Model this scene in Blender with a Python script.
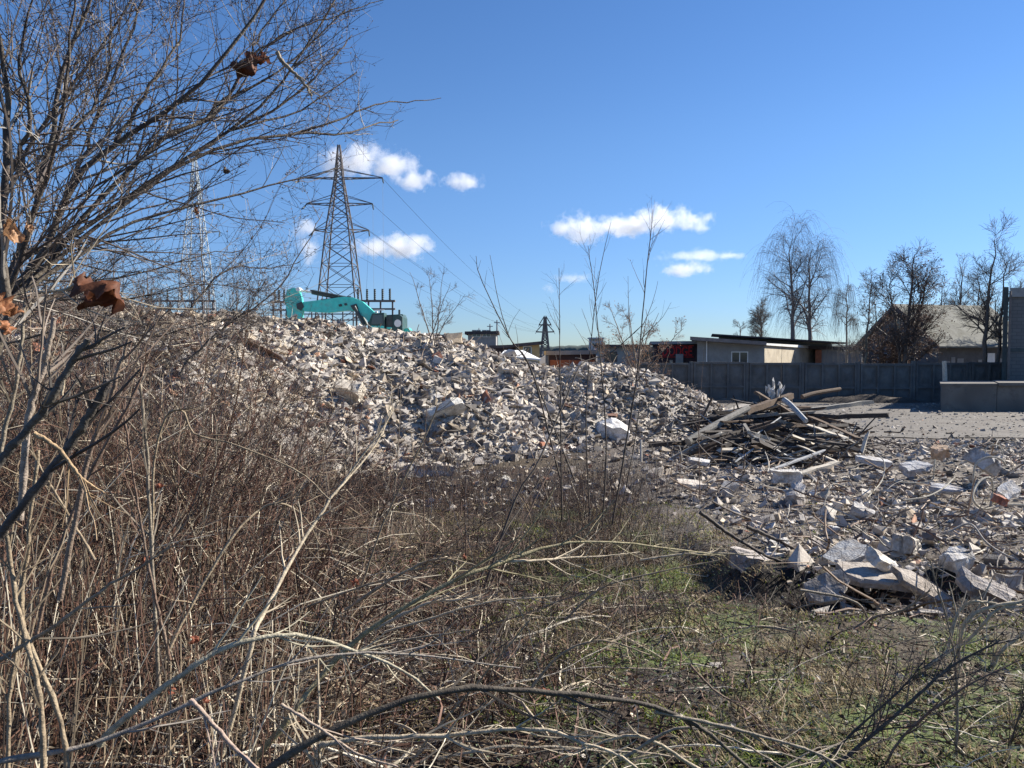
import bpy, bmesh, math, random
import numpy as np
from mathutils import Vector, Matrix, Euler
for o in list(bpy.data.objects): bpy.data.objects.remove(o)
SC = bpy.context.scene; COL = SC.collection
R = math.radians
rng = np.random.default_rng(11); random.seed(5)

# ---------------------------------------------------------------- camera
CAM_Z, F, HZ = 2.9, 769.0, 352.0
PITCH = math.atan((384 - HZ) / F)
cd = bpy.data.cameras.new('camera'); cam = bpy.data.objects.new('camera', cd); COL.objects.link(cam)
cam.location = (0, 0, CAM_Z); cam.rotation_euler = (math.pi/2 - PITCH, 0, 0)
cd.sensor_width = 36; cd.lens = F / 1024 * 36; cd.clip_start = 0.05; cd.clip_end = 20000
SC.camera = cam
# ---------------------------------------------------------------- light
SUN_AZ, SUN_EL = R(67), R(33)          # azimuth measured from the view direction (+y) towards +x
w = bpy.data.worlds.new('World'); SC.world = w; w.use_nodes = True
nt = w.node_tree; bg = nt.nodes['Background']
sky = nt.nodes.new('ShaderNodeTexSky'); sky.sky_type = 'NISHITA'; sky.sun_disc = False
sky.sun_elevation = SUN_EL; sky.sun_rotation = SUN_AZ
sky.altitude = 150; sky.air_density = 1.0; sky.dust_density = 0.0; sky.ozone_density = 1.6
hs = nt.nodes.new('ShaderNodeHueSaturation'); hs.inputs['Saturation'].default_value = 1.18; hs.inputs['Value'].default_value = 1.0
tn = nt.nodes.new('ShaderNodeMix'); tn.data_type = 'RGBA'; tn.blend_type = 'MULTIPLY'; tn.inputs[0].default_value = 1; tn.inputs[7].default_value = (.86, .95, 1.15, 1)
# the low sky is clear blue in this air, without the yellow rim
tc_ = nt.nodes.new('ShaderNodeTexCoord'); sx_ = nt.nodes.new('ShaderNodeSeparateXYZ'); rm_ = nt.nodes.new('ShaderNodeMapRange'); rm_.interpolation_type = 'SMOOTHSTEP'; rm_.inputs[1].default_value = .28; rm_.inputs[2].default_value = -.02
lo_ = nt.nodes.new('ShaderNodeMix'); lo_.data_type = 'RGBA'; lo_.blend_type = 'MIX'; lo_.inputs[6].default_value = (.86, .98, 1.22, 1); lo_.inputs[7].default_value = (.48, .67, 1.12, 1)
nt.links.new(tc_.outputs['Generated'], sx_.inputs[0]); nt.links.new(sx_.outputs[2], rm_.inputs[0]); nt.links.new(rm_.outputs[0], lo_.inputs[0]); nt.links.new(lo_.outputs[2], tn.inputs[7])
nt.links.new(sky.outputs[0], hs.inputs['Color']); nt.links.new(hs.outputs[0], tn.inputs[6]); nt.links.new(tn.outputs[2], bg.inputs[0]); bg.inputs[1].default_value = 0.057
sl = bpy.data.lights.new('sun', 'SUN'); sl.energy = 5.0; sl.angle = R(0.5); sl.color = (1, .93, .82)
so = bpy.data.objects.new('sun', sl); COL.objects.link(so)
sd = Vector((math.sin(SUN_AZ)*math.cos(SUN_EL), math.cos(SUN_AZ)*math.cos(SUN_EL), math.sin(SUN_EL)))
so.rotation_euler = sd.to_track_quat('Z', 'Y').to_euler(); so.location = (30, 20, 40)
vs = SC.view_settings; vs.view_transform = 'Standard'; vs.look = 'None'; vs.exposure = 1.08; vs.gamma = 1; vs.use_curve_mapping = False
SC.cycles.max_bounces = 6; SC.cycles.diffuse_bounces = 2; SC.cycles.glossy_bounces = 2; SC.cycles.volume_bounces = 5
SC.cycles.transparent_max_bounces = 8; SC.cycles.volume_step_rate = 1.0; SC.cycles.volume_max_steps = 128
SC.cycles.caustics_reflective = False; SC.cycles.caustics_refractive = False

# ---------------------------------------------------------------- helpers
cp, sp = math.cos(PITCH), math.sin(PITCH)
def P(px, py, Y):
    """place where the sight line through photo point (px, py) reaches the distance Y"""
    a, b = (px - 512) / F, -(py - 384) / F
    dy, dz = cp + b*sp, b*cp - sp
    t = Y / dy
    return np.array((a*t, Y, CAM_Z + dz*t))
def PX(px, Y): return (px - 512) / F * Y
def ZP(py, Y): return P(512, py, Y)[2]
def smooth(t): t = np.clip(t, 0, 1); return t*t*(3-2*t)
def _hash(i, j, s):
    h = (i*374761393 + j*668265263 + s*1442695041) & 0xffffffff
    h = ((h ^ (h >> 13)) * 1274126177) & 0xffffffff
    return ((h ^ (h >> 16)) & 0xffff) / 65535.0
def vnoise(x, y, s=0):
    x = np.asarray(x, float); y = np.asarray(y, float)
    i = np.floor(x).astype(np.int64); j = np.floor(y).astype(np.int64)
    u = smooth(x-i); v = smooth(y-j)
    a = _hash(i, j, s); b = _hash(i+1, j, s); c = _hash(i, j+1, s); d = _hash(i+1, j+1, s)
    return (a*(1-u)+b*u)*(1-v) + (c*(1-u)+d*u)*v
def fbm(x, y, s=0, o=4):
    t = 0; a = .5
    for k in range(o): t = t + a*vnoise(x*2**k, y*2**k, s+k*7); a *= .5
    return t
def norm(v): return v / np.maximum(np.linalg.norm(v, axis=-1, keepdims=True), 1e-9)

class Acc:
    """collects arrays of faces and links them as ONE mesh object"""
    def __init__(s): s.v = []; s.f = {3: [], 4: []}; s.c = []; s.n = 0
    def add(s, v, f, c=None):
        v = np.asarray(v, float).reshape(-1, 3); f = np.asarray(f, np.int64)
        s.v.append(v); s.f[f.shape[1]].append(f + s.n); s.n += len(v)
        if c is None: c = np.ones((len(v), 3))
        c = np.asarray(c, float)
        if c.ndim == 1: c = np.tile(c, (len(v), 1))
        s.c.append(c)
    def mesh(s, name, mat=None, smooth_=False):
        v = np.concatenate(s.v); c = np.concatenate(s.c)
        me = bpy.data.meshes.new(name)
        loops = []; starts = []; o = 0
        for k in (3, 4):
            if s.f[k]:
                f = np.concatenate(s.f[k]); loops.append(f.ravel())
                starts.append(o + np.arange(len(f))*k); o += f.size
        loops = np.concatenate(loops); starts = np.concatenate(starts)
        me.vertices.add(len(v)); me.vertices.foreach_set('co', v.astype(np.float32).ravel())
        me.loops.add(len(loops)); me.loops.foreach_set('vertex_index', loops.astype(np.int32))
        me.polygons.add(len(starts)); me.polygons.foreach_set('loop_start', starts.astype(np.int32))
        me.polygons.foreach_set('use_smooth', np.full(len(starts), bool(smooth_)))
        a = me.attributes.new('col', 'FLOAT_COLOR', 'POINT')
        a.data.foreach_set('color', np.concatenate([c, np.ones((len(c), 1))], 1).astype(np.float32).ravel())
        me.update(calc_edges=True)
        if mat: me.materials.append(mat)
        return me
SK = [0.0]      # plan skew of the building being made: side walls need not meet the front squarely
def link(name, me, parent=None, loc=None, rot=None):
    if SK[0] and isinstance(me, bpy.types.Mesh) and name != 'lettering':
        for v in me.vertices: v.co.x += v.co.y*SK[0]
    o = bpy.data.objects.new(name, me); COL.objects.link(o)
    if parent is not None: o.parent = parent
    if parent is not None and name in ('twigs', 'crown', 'dead_leaves', 'lattice'): o['kind'] = 'stuff'
    if loc is not None: o.location = loc
    if rot is not None: o.rotation_euler = rot
    return o
def tag(o, label=None, cat=None, group=None, kind=None):
    if label: o['label'] = label
    if cat:
        o['category'] = cat
        if not kind: o['kind'] = 'thing'
    if group: o['group'] = group
    if kind: o['kind'] = kind
    return o
def empty(name, loc, label, cat, group=None, rz=0):
    o = bpy.data.objects.new(name, None); COL.objects.link(o); o.location = loc; o.rotation_euler = (0, 0, rz)
    o.empty_display_size = .2
    return tag(o, label, cat, group)
BOXF = np.array([(0,3,2,1),(4,5,6,7),(0,1,5,4),(1,2,6,5),(2,3,7,6),(3,0,4,7)])
def box(acc, x0, x1, y0, y1, z0, z1, c=None):
    v = [(x0,y0,z0),(x1,y0,z0),(x1,y1,z0),(x0,y1,z0),(x0,y0,z1),(x1,y0,z1),(x1,y1,z1),(x0,y1,z1)]
    acc.add(v, BOXF, c)
def beam(acc, a, b, wd, ht=None, c=None, roll=0.0, jag=0.0):
    """rectangular bar from a to b"""
    a = np.array(a, float); b = np.array(b, float); ht = ht or wd
    t = b-a; t = t/np.linalg.norm(t)
    up = np.array((0, 0, 1.)) if abs(t[2]) < .95 else np.array((0, 1., 0))
    s = np.cross(t, up); s /= np.linalg.norm(s); u = np.cross(s, t)
    s, u = s*math.cos(roll)+u*math.sin(roll), u*math.cos(roll)-s*math.sin(roll)
    v = []
    for p in (a, b):
        for q, r in ((-1,-1),(1,-1),(1,1),(-1,1)):
            j = t*random.uniform(-jag, jag) if jag else 0
            v.append(p + s*q*wd/2 + u*r*ht/2 + j)
    acc.add(v, BOXF, c)
def prism(acc, pts, y0, y1, c=None):
    """outline in x,z pulled from y0 to y1 (triangulated caps)"""
    bm = bmesh.new()
    vs_ = [bm.verts.new((p[0], y0, p[1])) for p in pts]
    f = bm.faces.new(vs_); r = bmesh.ops.extrude_face_region(bm, geom=[f])
    for g in r['geom']:
        if isinstance(g, bmesh.types.BMVert): g.co.y = y1
    bmesh.ops.recalc_face_normals(bm, faces=bm.faces); bmesh.ops.triangulate(bm, faces=bm.faces)
    bm.verts.index_update()
    acc.add([tuple(q.co) for q in bm.verts], [[q.index for q in f.verts] for f in bm.faces], c); bm.free()
def tubes(acc, PT, RD, sides=3, c=None, cap=False):
    """PT (N,K,3) centre lines, RD (N,K) radii, c (N,3) colours"""
    PT = np.asarray(PT, float); RD = np.asarray(RD, float)
    if PT.ndim == 2: PT = PT[None]; RD = RD[None]
    N, K, _ = PT.shape
    T = norm(np.gradient(PT, axis=1))
    mean = norm(PT[:, -1]-PT[:, 0]); ref = np.where(np.abs(mean[:, 2:3]) < .8, np.array([[0, 0, 1.]]), np.array([[1., .1, 0]]))
    S = norm(np.cross(T, ref[:, None, :])); U = np.cross(S, T)
    a = np.arange(sides)/sides*2*np.pi
    V = PT[:, :, None, :] + RD[:, :, None, None]*(S[:, :, None, :]*np.cos(a)[None, None, :, None] + U[:, :, None, :]*np.sin(a)[None, None, :, None])
    idx = np.arange(N*K*sides).reshape(N, K, sides)
    A = idx[:, :-1]; B = idx[:, 1:]
    Q = np.stack([A, np.roll(A, -1, 2), np.roll(B, -1, 2), B], -1).reshape(-1, 4)
    if c is None: cc = None
    else:
        c = np.asarray(c, float)
        if c.ndim == 1: c = np.tile(c, (N, 1))
        cc = np.repeat(c, K*sides, 0)
    acc.add(V.reshape(-1, 3), Q, cc)
    if cap:
        for n in range(N):
            for k in (0, K-1):
                ring = V[n, k]; ctr = ring.mean(0)
                vv = np.vstack([ring, ctr[None]]); ff = [(i, (i+1) % sides, sides) if k else ((i+1) % sides, i, sides) for i in range(sides)]
                acc.add(vv, ff, None if c is None else c[n])
def strands(root, dirn, length, K, wig=.15, trop=(0, 0, 0), rg=rng):
    """curved centre lines; root (N,3), dirn (N,3), length (N,), trop (3,) or (N,3) pull per step"""
    N = len(root); out = np.zeros((N, K, 3)); out[:, 0] = root; d = norm(dirn); st = (np.asarray(length)/(K-1))[:, None]
    trop = np.asarray(trop, float)
    for k in range(1, K):
        d = norm(d + rg.normal(0, wig, (N, 3)) + trop)
        out[:, k] = out[:, k-1] + d*st
    return out
def taper(r0, K, end=.25): return np.asarray(r0)[:, None]*np.linspace(1, end, K)[None, :]
def sprout(PT, RD, n, lmin, lmax, ang=(25, 55), tmin=.15, K=5, wig=.15, trop=(0, 0, 0), rf=.55, rmin=.001, lscale=True, rg=rng, end=.3):
    """n side shoots on every line of PT"""
    N, KK, _ = PT.shape; M = N*n
    pi = np.repeat(np.arange(N), n); t = rg.uniform(tmin, .98, M)*(KK-1)
    i = np.minimum(t.astype(int), KK-2); f = (t-i)[:, None]
    pos = PT[pi, i]*(1-f) + PT[pi, i+1]*f; tan = norm(PT[pi, i+1]-PT[pi, i])
    rad = RD[pi, i]*(1-f[:, 0]) + RD[pi, i+1]*f[:, 0]
    pr = norm(np.cross(tan, rg.normal(0, 1, (M, 3)))); th = np.radians(rg.uniform(ang[0], ang[1], M))[:, None]
    d = tan*np.cos(th) + pr*np.sin(th)
    L = rg.uniform(lmin, lmax, M)
    if lscale: L = L*(1.15-.75*t/(KK-1))
    C = strands(pos, d, L, K, wig, trop, rg)
    r = np.maximum(rad*rf, rmin)
    return C, np.maximum(taper(r, K, end), rmin*.6)
def resample(path, K):
    path = np.array(path, float)
    # Catmull-Rom through the points
    p = np.vstack([2*path[0]-path[1], path, 2*path[-1]-path[-2]])
    seg = np.linspace(0, len(path)-1-1e-6, K); out = []
    for s in seg:
        i = int(s); t = s-i; a, b, c_, d = p[i], p[i+1], p[i+2], p[i+3]
        out.append(.5*((2*b)+(-a+c_)*t+(2*a-5*b+4*c_-d)*t*t+(-a+3*b-3*c_+d)*t**3))
    return np.array(out)

# ---------------------------------------------------------------- materials
def mat(name, col=(.5, .5, .5), rough=.85, attr=False, nscale=6., var=.25, bump=.3, bscale=25., metal=0, spec=.3, dist=.01, tint=None, tscale=1.5, tamt=.0, trans=0):
    m = bpy.data.materials.new(name); m.use_nodes = True; n = m.node_tree.nodes; l = m.node_tree.links
    b = n['Principled BSDF']; b.inputs['Roughness'].default_value = rough; b.inputs['Metallic'].default_value = metal
    b.inputs['Specular IOR Level'].default_value = spec
    geo = n.new('ShaderNodeNewGeometry')
    if attr: at = n.new('ShaderNodeAttribute'); at.attribute_name = 'col'; src = at.outputs['Color']
    else: rgb = n.new('ShaderNodeRGB'); rgb.outputs[0].default_value = (*col, 1); src = rgb.outputs[0]
    if tint:
        tn = n.new('ShaderNodeTexNoise'); tn.inputs['Scale'].default_value = tscale; tn.inputs['Detail'].default_value = 6; tn.inputs['Roughness'].default_value = .65
        l.new(geo.outputs['Position'], tn.inputs['Vector'])
        cr = n.new('ShaderNodeMapRange'); cr.inputs[1].default_value = .45; cr.inputs[2].default_value = .65; cr.inputs[4].default_value = tamt
        l.new(tn.outputs[0], cr.inputs[0])
        mx = n.new('ShaderNodeMix'); mx.data_type = 'RGBA'; l.new(cr.outputs[0], mx.inputs[0]); l.new(src, mx.inputs[6]); mx.inputs[7].default_value = (*tint, 1); src = mx.outputs[2]
    if var:
        no = n.new('ShaderNodeTexNoise'); no.inputs['Scale'].default_value = nscale; no.inputs['Detail'].default_value = 8; no.inputs['Roughness'].default_value = .7
        l.new(geo.outputs['Position'], no.inputs['Vector'])
        mr = n.new('ShaderNodeMapRange'); mr.inputs[1].default_value = .3; mr.inputs[2].default_value = .7; mr.inputs[3].default_value = 1-var; mr.inputs[4].default_value = 1+var
        l.new(no.outputs[0], mr.inputs[0])
        vm = n.new('ShaderNodeVectorMath'); vm.operation = 'SCALE'; l.new(src, vm.inputs[0]); l.new(mr.outputs[0], vm.inputs['Scale']); src = vm.outputs[0]
    l.new(src, b.inputs['Base Color'])
    if trans:
        tr = n.new('ShaderNodeBsdfTranslucent'); l.new(src, tr.inputs[0]); ms = n.new('ShaderNodeMixShader'); ms.inputs[0].default_value = trans
        l.new(b.outputs[0], ms.inputs[1]); l.new(tr.outputs[0], ms.inputs[2]); l.new(ms.outputs[0], n['Material Output'].inputs[0])
    if bump:
        bn = n.new('ShaderNodeTexNoise'); bn.inputs['Scale'].default_value = bscale; bn.inputs['Detail'].default_value = 8
        l.new(geo.outputs['Position'], bn.inputs['Vector'])
        bp = n.new('ShaderNodeBump'); bp.inputs['Strength'].default_value = bump; bp.inputs['Distance'].default_value = dist
        l.new(bn.outputs[0], bp.inputs['Height']); l.new(bp.outputs[0], b.inputs['Normal'])
    return m
M_RUB = mat('rubble', attr=True, nscale=9, var=.3, bump=.5, bscale=45, dist=.012, tint=(.17, .13, .10), tscale=5, tamt=.35)
M_SLAB = mat('broken_concrete', attr=True, nscale=26, var=.32, bump=.9, bscale=38, dist=.016, tint=(.19, .155, .12), tscale=4.5, tamt=.75)
M_SOIL = mat('soil', attr=True, nscale=3, var=.45, bump=.8, bscale=18, dist=.05)
M_TWIG = mat('bark_fine', attr=True, nscale=12, var=.35, bump=0, rough=.7)
M_BARK = mat('bark', attr=True, nscale=38, var=.55, bump=.9, bscale=120, dist=.005, rough=.75, tint=(.24, .21, .15), tscale=9, tamt=.35)
M_WOOD = mat('old_wood', attr=True, nscale=14, var=.35, bump=.5, bscale=40, dist=.01)
M_GRASS = mat('grass_blades', attr=True, nscale=3, var=.3, bump=0, rough=.7, trans=.3)
M_LEAF = mat('dead_leaf', attr=True, nscale=40, var=.35, bump=.5, bscale=90, dist=.003, rough=.6, trans=.3)
M_CONC = mat('concrete', (.165, .155, .14), nscale=2.2, var=.4, bump=.6, bscale=14, tint=(.075, .07, .062), tscale=1.1, tamt=.7)
M_FENCE = mat('fence_concrete', (.135, .135, .13), nscale=1.5, var=.3, bump=.3, bscale=12, tint=(.10, .10, .10), tscale=.7, tamt=.7)
M_STEEL = mat('galvanised_steel', (.30, .31, .31), rough=.6, nscale=2, var=.3, bump=0, metal=.3)
M_DSTEEL = mat('rusty_dark_steel', (.16, .14, .13), rough=.7, nscale=2, var=.3, bump=0, metal=.2)
M_PSTEEL = mat('pale_painted_steel', (.42, .46, .47), rough=.5, nscale=2, var=.15, bump=0)
M_TEAL = mat('teal_paint', (.07, .66, .56), rough=.4, nscale=3, var=.18, bump=.1, spec=.5, tint=(.20, .30, .26), tscale=2.5, tamt=.35)
M_DARK = mat('dark_grey_paint', (.06, .075, .075), rough=.5, nscale=3, var=.3, bump=0)
M_RUBBER = mat('track_steel', (.07, .065, .06), nscale=4, bump=.2)
M_GLASS = mat('window_glass', (.03, .04, .05), rough=.08, spec=.9, var=0, bump=0)
M_WHITE = mat('white_paint', (.78, .78, .75), rough=.5, nscale=5, var=.1, bump=0)
M_BLOCK = mat('grey_plaster', (.30, .30, .29), nscale=1.5, var=.2, bump=.2, bscale=10, tint=(.24, .24, .24), tscale=.9, tamt=.5)
M_BEIGE = mat('beige_plaster', (.50, .44, .34), nscale=1.5, var=.2, bump=.2, bscale=10, tint=(.33, .27, .20), tscale=1.1, tamt=.5)
M_ROOFD = mat('dark_roofing_felt', (.07, .06, .06), nscale=2, var=.3, bump=.2)
M_FASC = mat('weathered_fascia', (.11, .085, .08), nscale=2, var=.3, bump=.2)
M_YELLOW = mat('ochre_plaster', (.62, .42, .20), nscale=1, var=.2, bump=.1)
M_BRICK = mat('red_brick', (.36, .14, .08), nscale=4, var=.3, bump=.3)
M_RED = mat('red_sign_paint', (.50, .03, .03), rough=.5, nscale=4, var=.2, bump=0)
M_SIGNB = mat('dark_sign_board', (.05, .03, .035), rough=.5, nscale=4, var=.2, bump=0)
M_SLATE = mat('slate_roof_tree_shade', (.175, .175, .15), nscale=1.2, var=.4, bump=.6, bscale=8, tint=(.085, .085, .06), tscale=1.1, tamt=.85)  # dark tint patches paint mottled tree shadow into the slate colour
M_WOODF = mat('grey_brown_board', (.24, .20, .18), nscale=3, var=.3, bump=.2)
M_GABLE = mat('grey_gable_boards', (.13, .13, .132), nscale=1.5, var=.3, bump=.2)
M_HILL = mat('distant_woods', (.075, .095, .085), nscale=.01, var=.35, bump=0)
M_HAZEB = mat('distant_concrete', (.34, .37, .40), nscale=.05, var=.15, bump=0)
M_YARD = mat('yard_dirt', attr=True, nscale=.9, var=.22, bump=.6, bscale=9, dist=.05, tint=(.12, .105, .09), tscale=.7, tamt=.9)
M_CABLE = mat('pale_cable', attr=True, nscale=14, var=.35, bump=.3, tint=(.16, .13, .10), tscale=9, tamt=.6)
def brickmat():
    m = mat('pale_block_wall', (.42, .42, .40), nscale=2, var=.2, bump=0)
    n = m.node_tree.nodes; l = m.node_tree.links; b = n['Principled BSDF']
    tc = n.new('ShaderNodeTexCoord'); sep = n.new('ShaderNodeSeparateXYZ'); com = n.new('ShaderNodeCombineXYZ'); ad = n.new('ShaderNodeMath'); ad.operation = 'ADD'
    l.new(tc.outputs['Object'], sep.inputs[0]); l.new(sep.outputs[0], ad.inputs[0]); l.new(sep.outputs[1], ad.inputs[1]); l.new(ad.outputs[0], com.inputs[0]); l.new(sep.outputs[2], com.inputs[1])
    br = n.new('ShaderNodeTexBrick'); br.inputs['Scale'].default_value = 1; br.inputs['Brick Width'].default_value = .5; br.inputs['Row Height'].default_value = .2; br.inputs['Mortar Size'].default_value = .018
    br.inputs['Color1'].default_value = (.165, .165, .16, 1); br.inputs['Color2'].default_value = (.14, .14, .137, 1); br.inputs['Mortar'].default_value = (.11, .11, .11, 1)
    l.new(com.outputs[0], br.inputs['Vector']); l.new(br.outputs[0], b.inputs['Base Color'])
    return m
M_BWALL = brickmat()

# ---------------------------------------------------------------- terrain
HPX = np.array([-400, 0, 100, 200, 250, 300, 350, 400, 440, 470, 500, 530, 560, 590, 620, 650, 680, 700, 720, 745.])
HY  = np.array([300, 300, 304, 320, 322, 323, 331, 339, 336, 343, 355, 364, 369, 366, 369, 379, 391, 400, 413, 440.])
HYC = np.array([22, 22, 22, 23, 24.5, 26, 27.5, 28, 28.5, 29, 29.5, 30, 30, 30, 30, 30, 30, 30, 30, 30.])
HYF = np.array([13, 13, 13.5, 14.5, 16, 17.8, 19, 19.6, 20, 20.6, 21.3, 22, 23, 23.5, 24.5, 25.5, 26.5, 27.5, 28.5, 29.3])
HU = (HPX-512)/F
HC = CAM_Z + (HZ-HY)/F*HYC; HC[-1] = 0
def base_g(x, y):
    g = .95*(1-smooth((y-2.5)/8.5)) + .25*smooth((-x-.5)/4)*(1-smooth((y-4)/12))
    rough_ = 1-smooth((y-20)/5)
    g = g + rough_*(.16*(fbm(x*.9, y*.9, 3)-.47) + .05*(fbm(x*4, y*4, 9)-.47))
    # low banks of debris on the right, soil heap by the fence
    g = g + .30*smooth((x-2.3)/.5)*(1-smooth((x-4.9)/.5))*smooth((y-7.95)/.35)*(1-smooth((y-9.5)/3)) - .10*smooth((x-2.5)/.4)*(1-smooth((x-4.6)/.4))*np.exp(-((y-7.55)/.3)**2)
    g = g + .28*smooth((x-2.0)/2)*smooth((y-9)/3)*(1-smooth((y-19)/4))*(fbm(x*.55, y*.7, 21)+.1)
    return g
def heap(x, y):
    yy = np.maximum(y, 1); u = x/yy
    yc = np.interp(u, HU, HYC); yf = np.interp(u, HU, HYF); hc = np.interp(u, HU, HC)
    s = (y-yf)/(yc-yf)
    up = np.clip(s, 0, 1); up = 1-(1-up)**1.45
    plate = np.where(u < -.1, 2.0, 0.0)*smooth((-.1-u)/.1)
    back = smooth((y-yc-2.5)/5); h = hc*up*(1-back) + np.minimum(plate, hc)*back
    h = np.where((s <= 0) | (u > HU[-1]), 0, h)
    h = h*(1-smooth((y-75)/8))
    n = (fbm(x*.45, y*.45, 31)-.47)*1.1 + (fbm(x*1.7, y*1.7, 41)-.47)*.55
    return np.maximum(h + n*np.clip(h*1.2, 0, 1)*np.where(s > .8, .55, 1)*(1-.5*back), 0)
def G(x, y): return base_g(x, y) + heap(x, y)
def g1(x, y): return float(G(np.array([x]), np.array([y]))[0])
def lerp(a, b, t): return a + (np.asarray(b)-a)*np.asarray(t)[..., None]
def ground_mesh():
    th = np.concatenate([np.linspace(-50, 50, 261), np.linspace(54, 306, 35)]); th = np.radians(th)
    rr = np.concatenate([[.2], np.geomspace(.8, 60, 240), np.geomspace(66, 9000, 24)])
    T, RR = np.meshgrid(th, rr); x = RR*np.sin(T); y = RR*np.cos(T)
    z = base_g(x, y); z = np.where(RR > 60, z*0, z)
    n1 = fbm(x*.5, y*.5, 51); n2 = fbm(x*2.5, y*2.5, 61); u = x/np.maximum(y, .5)
    soil = np.array((.030, .022, .016)); moss = np.array((.085, .115, .028)); straw = np.array((.10, .078, .048)); grit = np.array((.17, .15, .13)); leaf = np.array((.065, .042, .028))
    c = lerp(np.broadcast_to(soil, x.shape+(3,)), leaf, smooth((n2-.35)*4)*.7)
    c = lerp(c, straw, smooth((n1-.42)*6)*.6)
    c = lerp(c, moss, smooth((fbm(x*1.1, y*1.1, 71)-.50)*11)*smooth((x+.6)/1.5)*(1-smooth((y-12)/3))*(1-smooth((x-2.1)/.4)*smooth((y-7.2)/.3))*.85)
    c = lerp(c, soil*.7, smooth((x-2.4)/.3)*(1-smooth((x-4.9)/.4))*smooth((y-7.25)/.25)*(1-smooth((y-8.6)/.6)))  # soil darkened in the hollow: shade under the slab put into the colour
    c = lerp(c, grit, smooth((x-1.5)/2)*smooth((y-9)/3)*.7)
    c = lerp(c, grit*.8, smooth((y-22)/4)*.8)
    n, m = x.shape; idx = np.arange(n*m).reshape(n, m)
    nx = np.roll(idx, -1, 1)
    Q = np.stack([idx[:-1], idx[1:], nx[1:], nx[:-1]], -1).reshape(-1, 4)
    a = Acc(); a.add(np.stack([x, y, z], -1).reshape(-1, 3), Q, c.reshape(-1, 3))
    a.add([(0, 0, float(base_g(np.array([0.]), np.array([0.]))[0]))]+[(x[0, j], y[0, j], z[0, j]) for j in range(m)], [(0, (j+1) % m+1, j+1) for j in range(m)], soil)
    tag(link('ground', a.mesh('ground', M_SOIL, True)), 'uneven waste ground with moss, dead leaves and grit', None, kind='structure')
ground_mesh()
def heap_mesh():
    us = np.linspace(-.95, HU[-1]+.005, 300); ys = np.concatenate([np.linspace(12.5, 34, 140), np.linspace(34.6, 83, 20)])
    U, Y = np.meshgrid(us, ys); x = U*Y; h = heap(x, Y); z = base_g(x, Y) + h - np.where(h < .02, .06, 0)
    n1 = fbm(x*1.5, Y*1.5, 81)
    c = lerp(np.broadcast_to(np.array((.28, .255, .23)), x.shape+(3,)), np.array((.38, .35, .31)), smooth((n1-.35)*5))
    n, m = x.shape; idx = np.arange(n*m).reshape(n, m); Q = np.stack([idx[:-1, :-1], idx[:-1, 1:], idx[1:, 1:], idx[1:, :-1]], -1).reshape(-1, 4)
    keep = (h.ravel()[Q] > .01).any(1)
    a = Acc(); a.add(np.stack([x, Y, z], -1).reshape(-1, 3), Q[keep], c.reshape(-1, 3))
    tag(link('rubble_mound', a.mesh('rubble_mound', M_SOIL, True)), 'long high mound of crushed demolition rubble', None, kind='structure')
heap_mesh()
# pale trodden yard in front of the fence
def yard():
    a = Acc(); xs = np.linspace(7.5, 60, 80); ys = np.linspace(24.5, 44.8, 40); X, Y = np.meshgrid(xs, ys)
    X = X + (1-smooth((X-7.5)/4))*(fbm(Y*.6, Y*.1, 5)*4-1); Y = Y + (1-smooth((Y-24.5)/3))*(fbm(X*.5, X*.1, 6)*2.4)
    Z = base_g(X, Y)+.03
    n, m = X.shape; i = np.arange(n*m).reshape(n, m); Q = np.stack([i[:-1, :-1], i[:-1, 1:], i[1:, 1:], i[1:, :-1]], -1).reshape(-1, 4)
    fence_shade = smooth((Y-42.2)/1.2)*.8; c = lerp(np.broadcast_to(np.array((.155, .142, .125)), X.shape+(3,)), np.array((.09, .075, .06)), fence_shade)  # darker soil strip along the fence, its shade painted into the colour
    a.add(np.stack([X, Y, Z], -1).reshape(-1, 3), Q, c.reshape(-1, 3))
    tag(link('yard', a.mesh('yard', M_YARD, True)), 'pale trodden dirt yard in front of the concrete fence', None, kind='structure')
yard()
def soil_mound():
    X, Y = np.meshgrid(np.linspace(-3.4, 3.4, 60), np.linspace(-1.7, 1.7, 34)); h = np.maximum(1-(X/3.3)**2-(Y/1.6)**2, 0)**.8*.95*(.6+.8*fbm(X*1.2+9, Y*1.2, 4)); Z = h+.02; Z[h <= 0] = -.05
    i = np.arange(X.size).reshape(X.shape); Q = np.stack([i[:-1, :-1], i[:-1, 1:], i[1:, 1:], i[1:, :-1]], -1).reshape(-1, 4); a = Acc(); a.add(np.stack([X, Y, Z], -1).reshape(-1, 3), Q, (.075, .06, .048))
    o = link('soil_mound', a.mesh('soil_mound', M_SOIL, True), None, (20.2, 44.0, 0)); o.scale = (1, .55, .5); tag(o, 'dark heap of earth against the fence left of the loading platform', kind='structure')
soil_mound()

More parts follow.
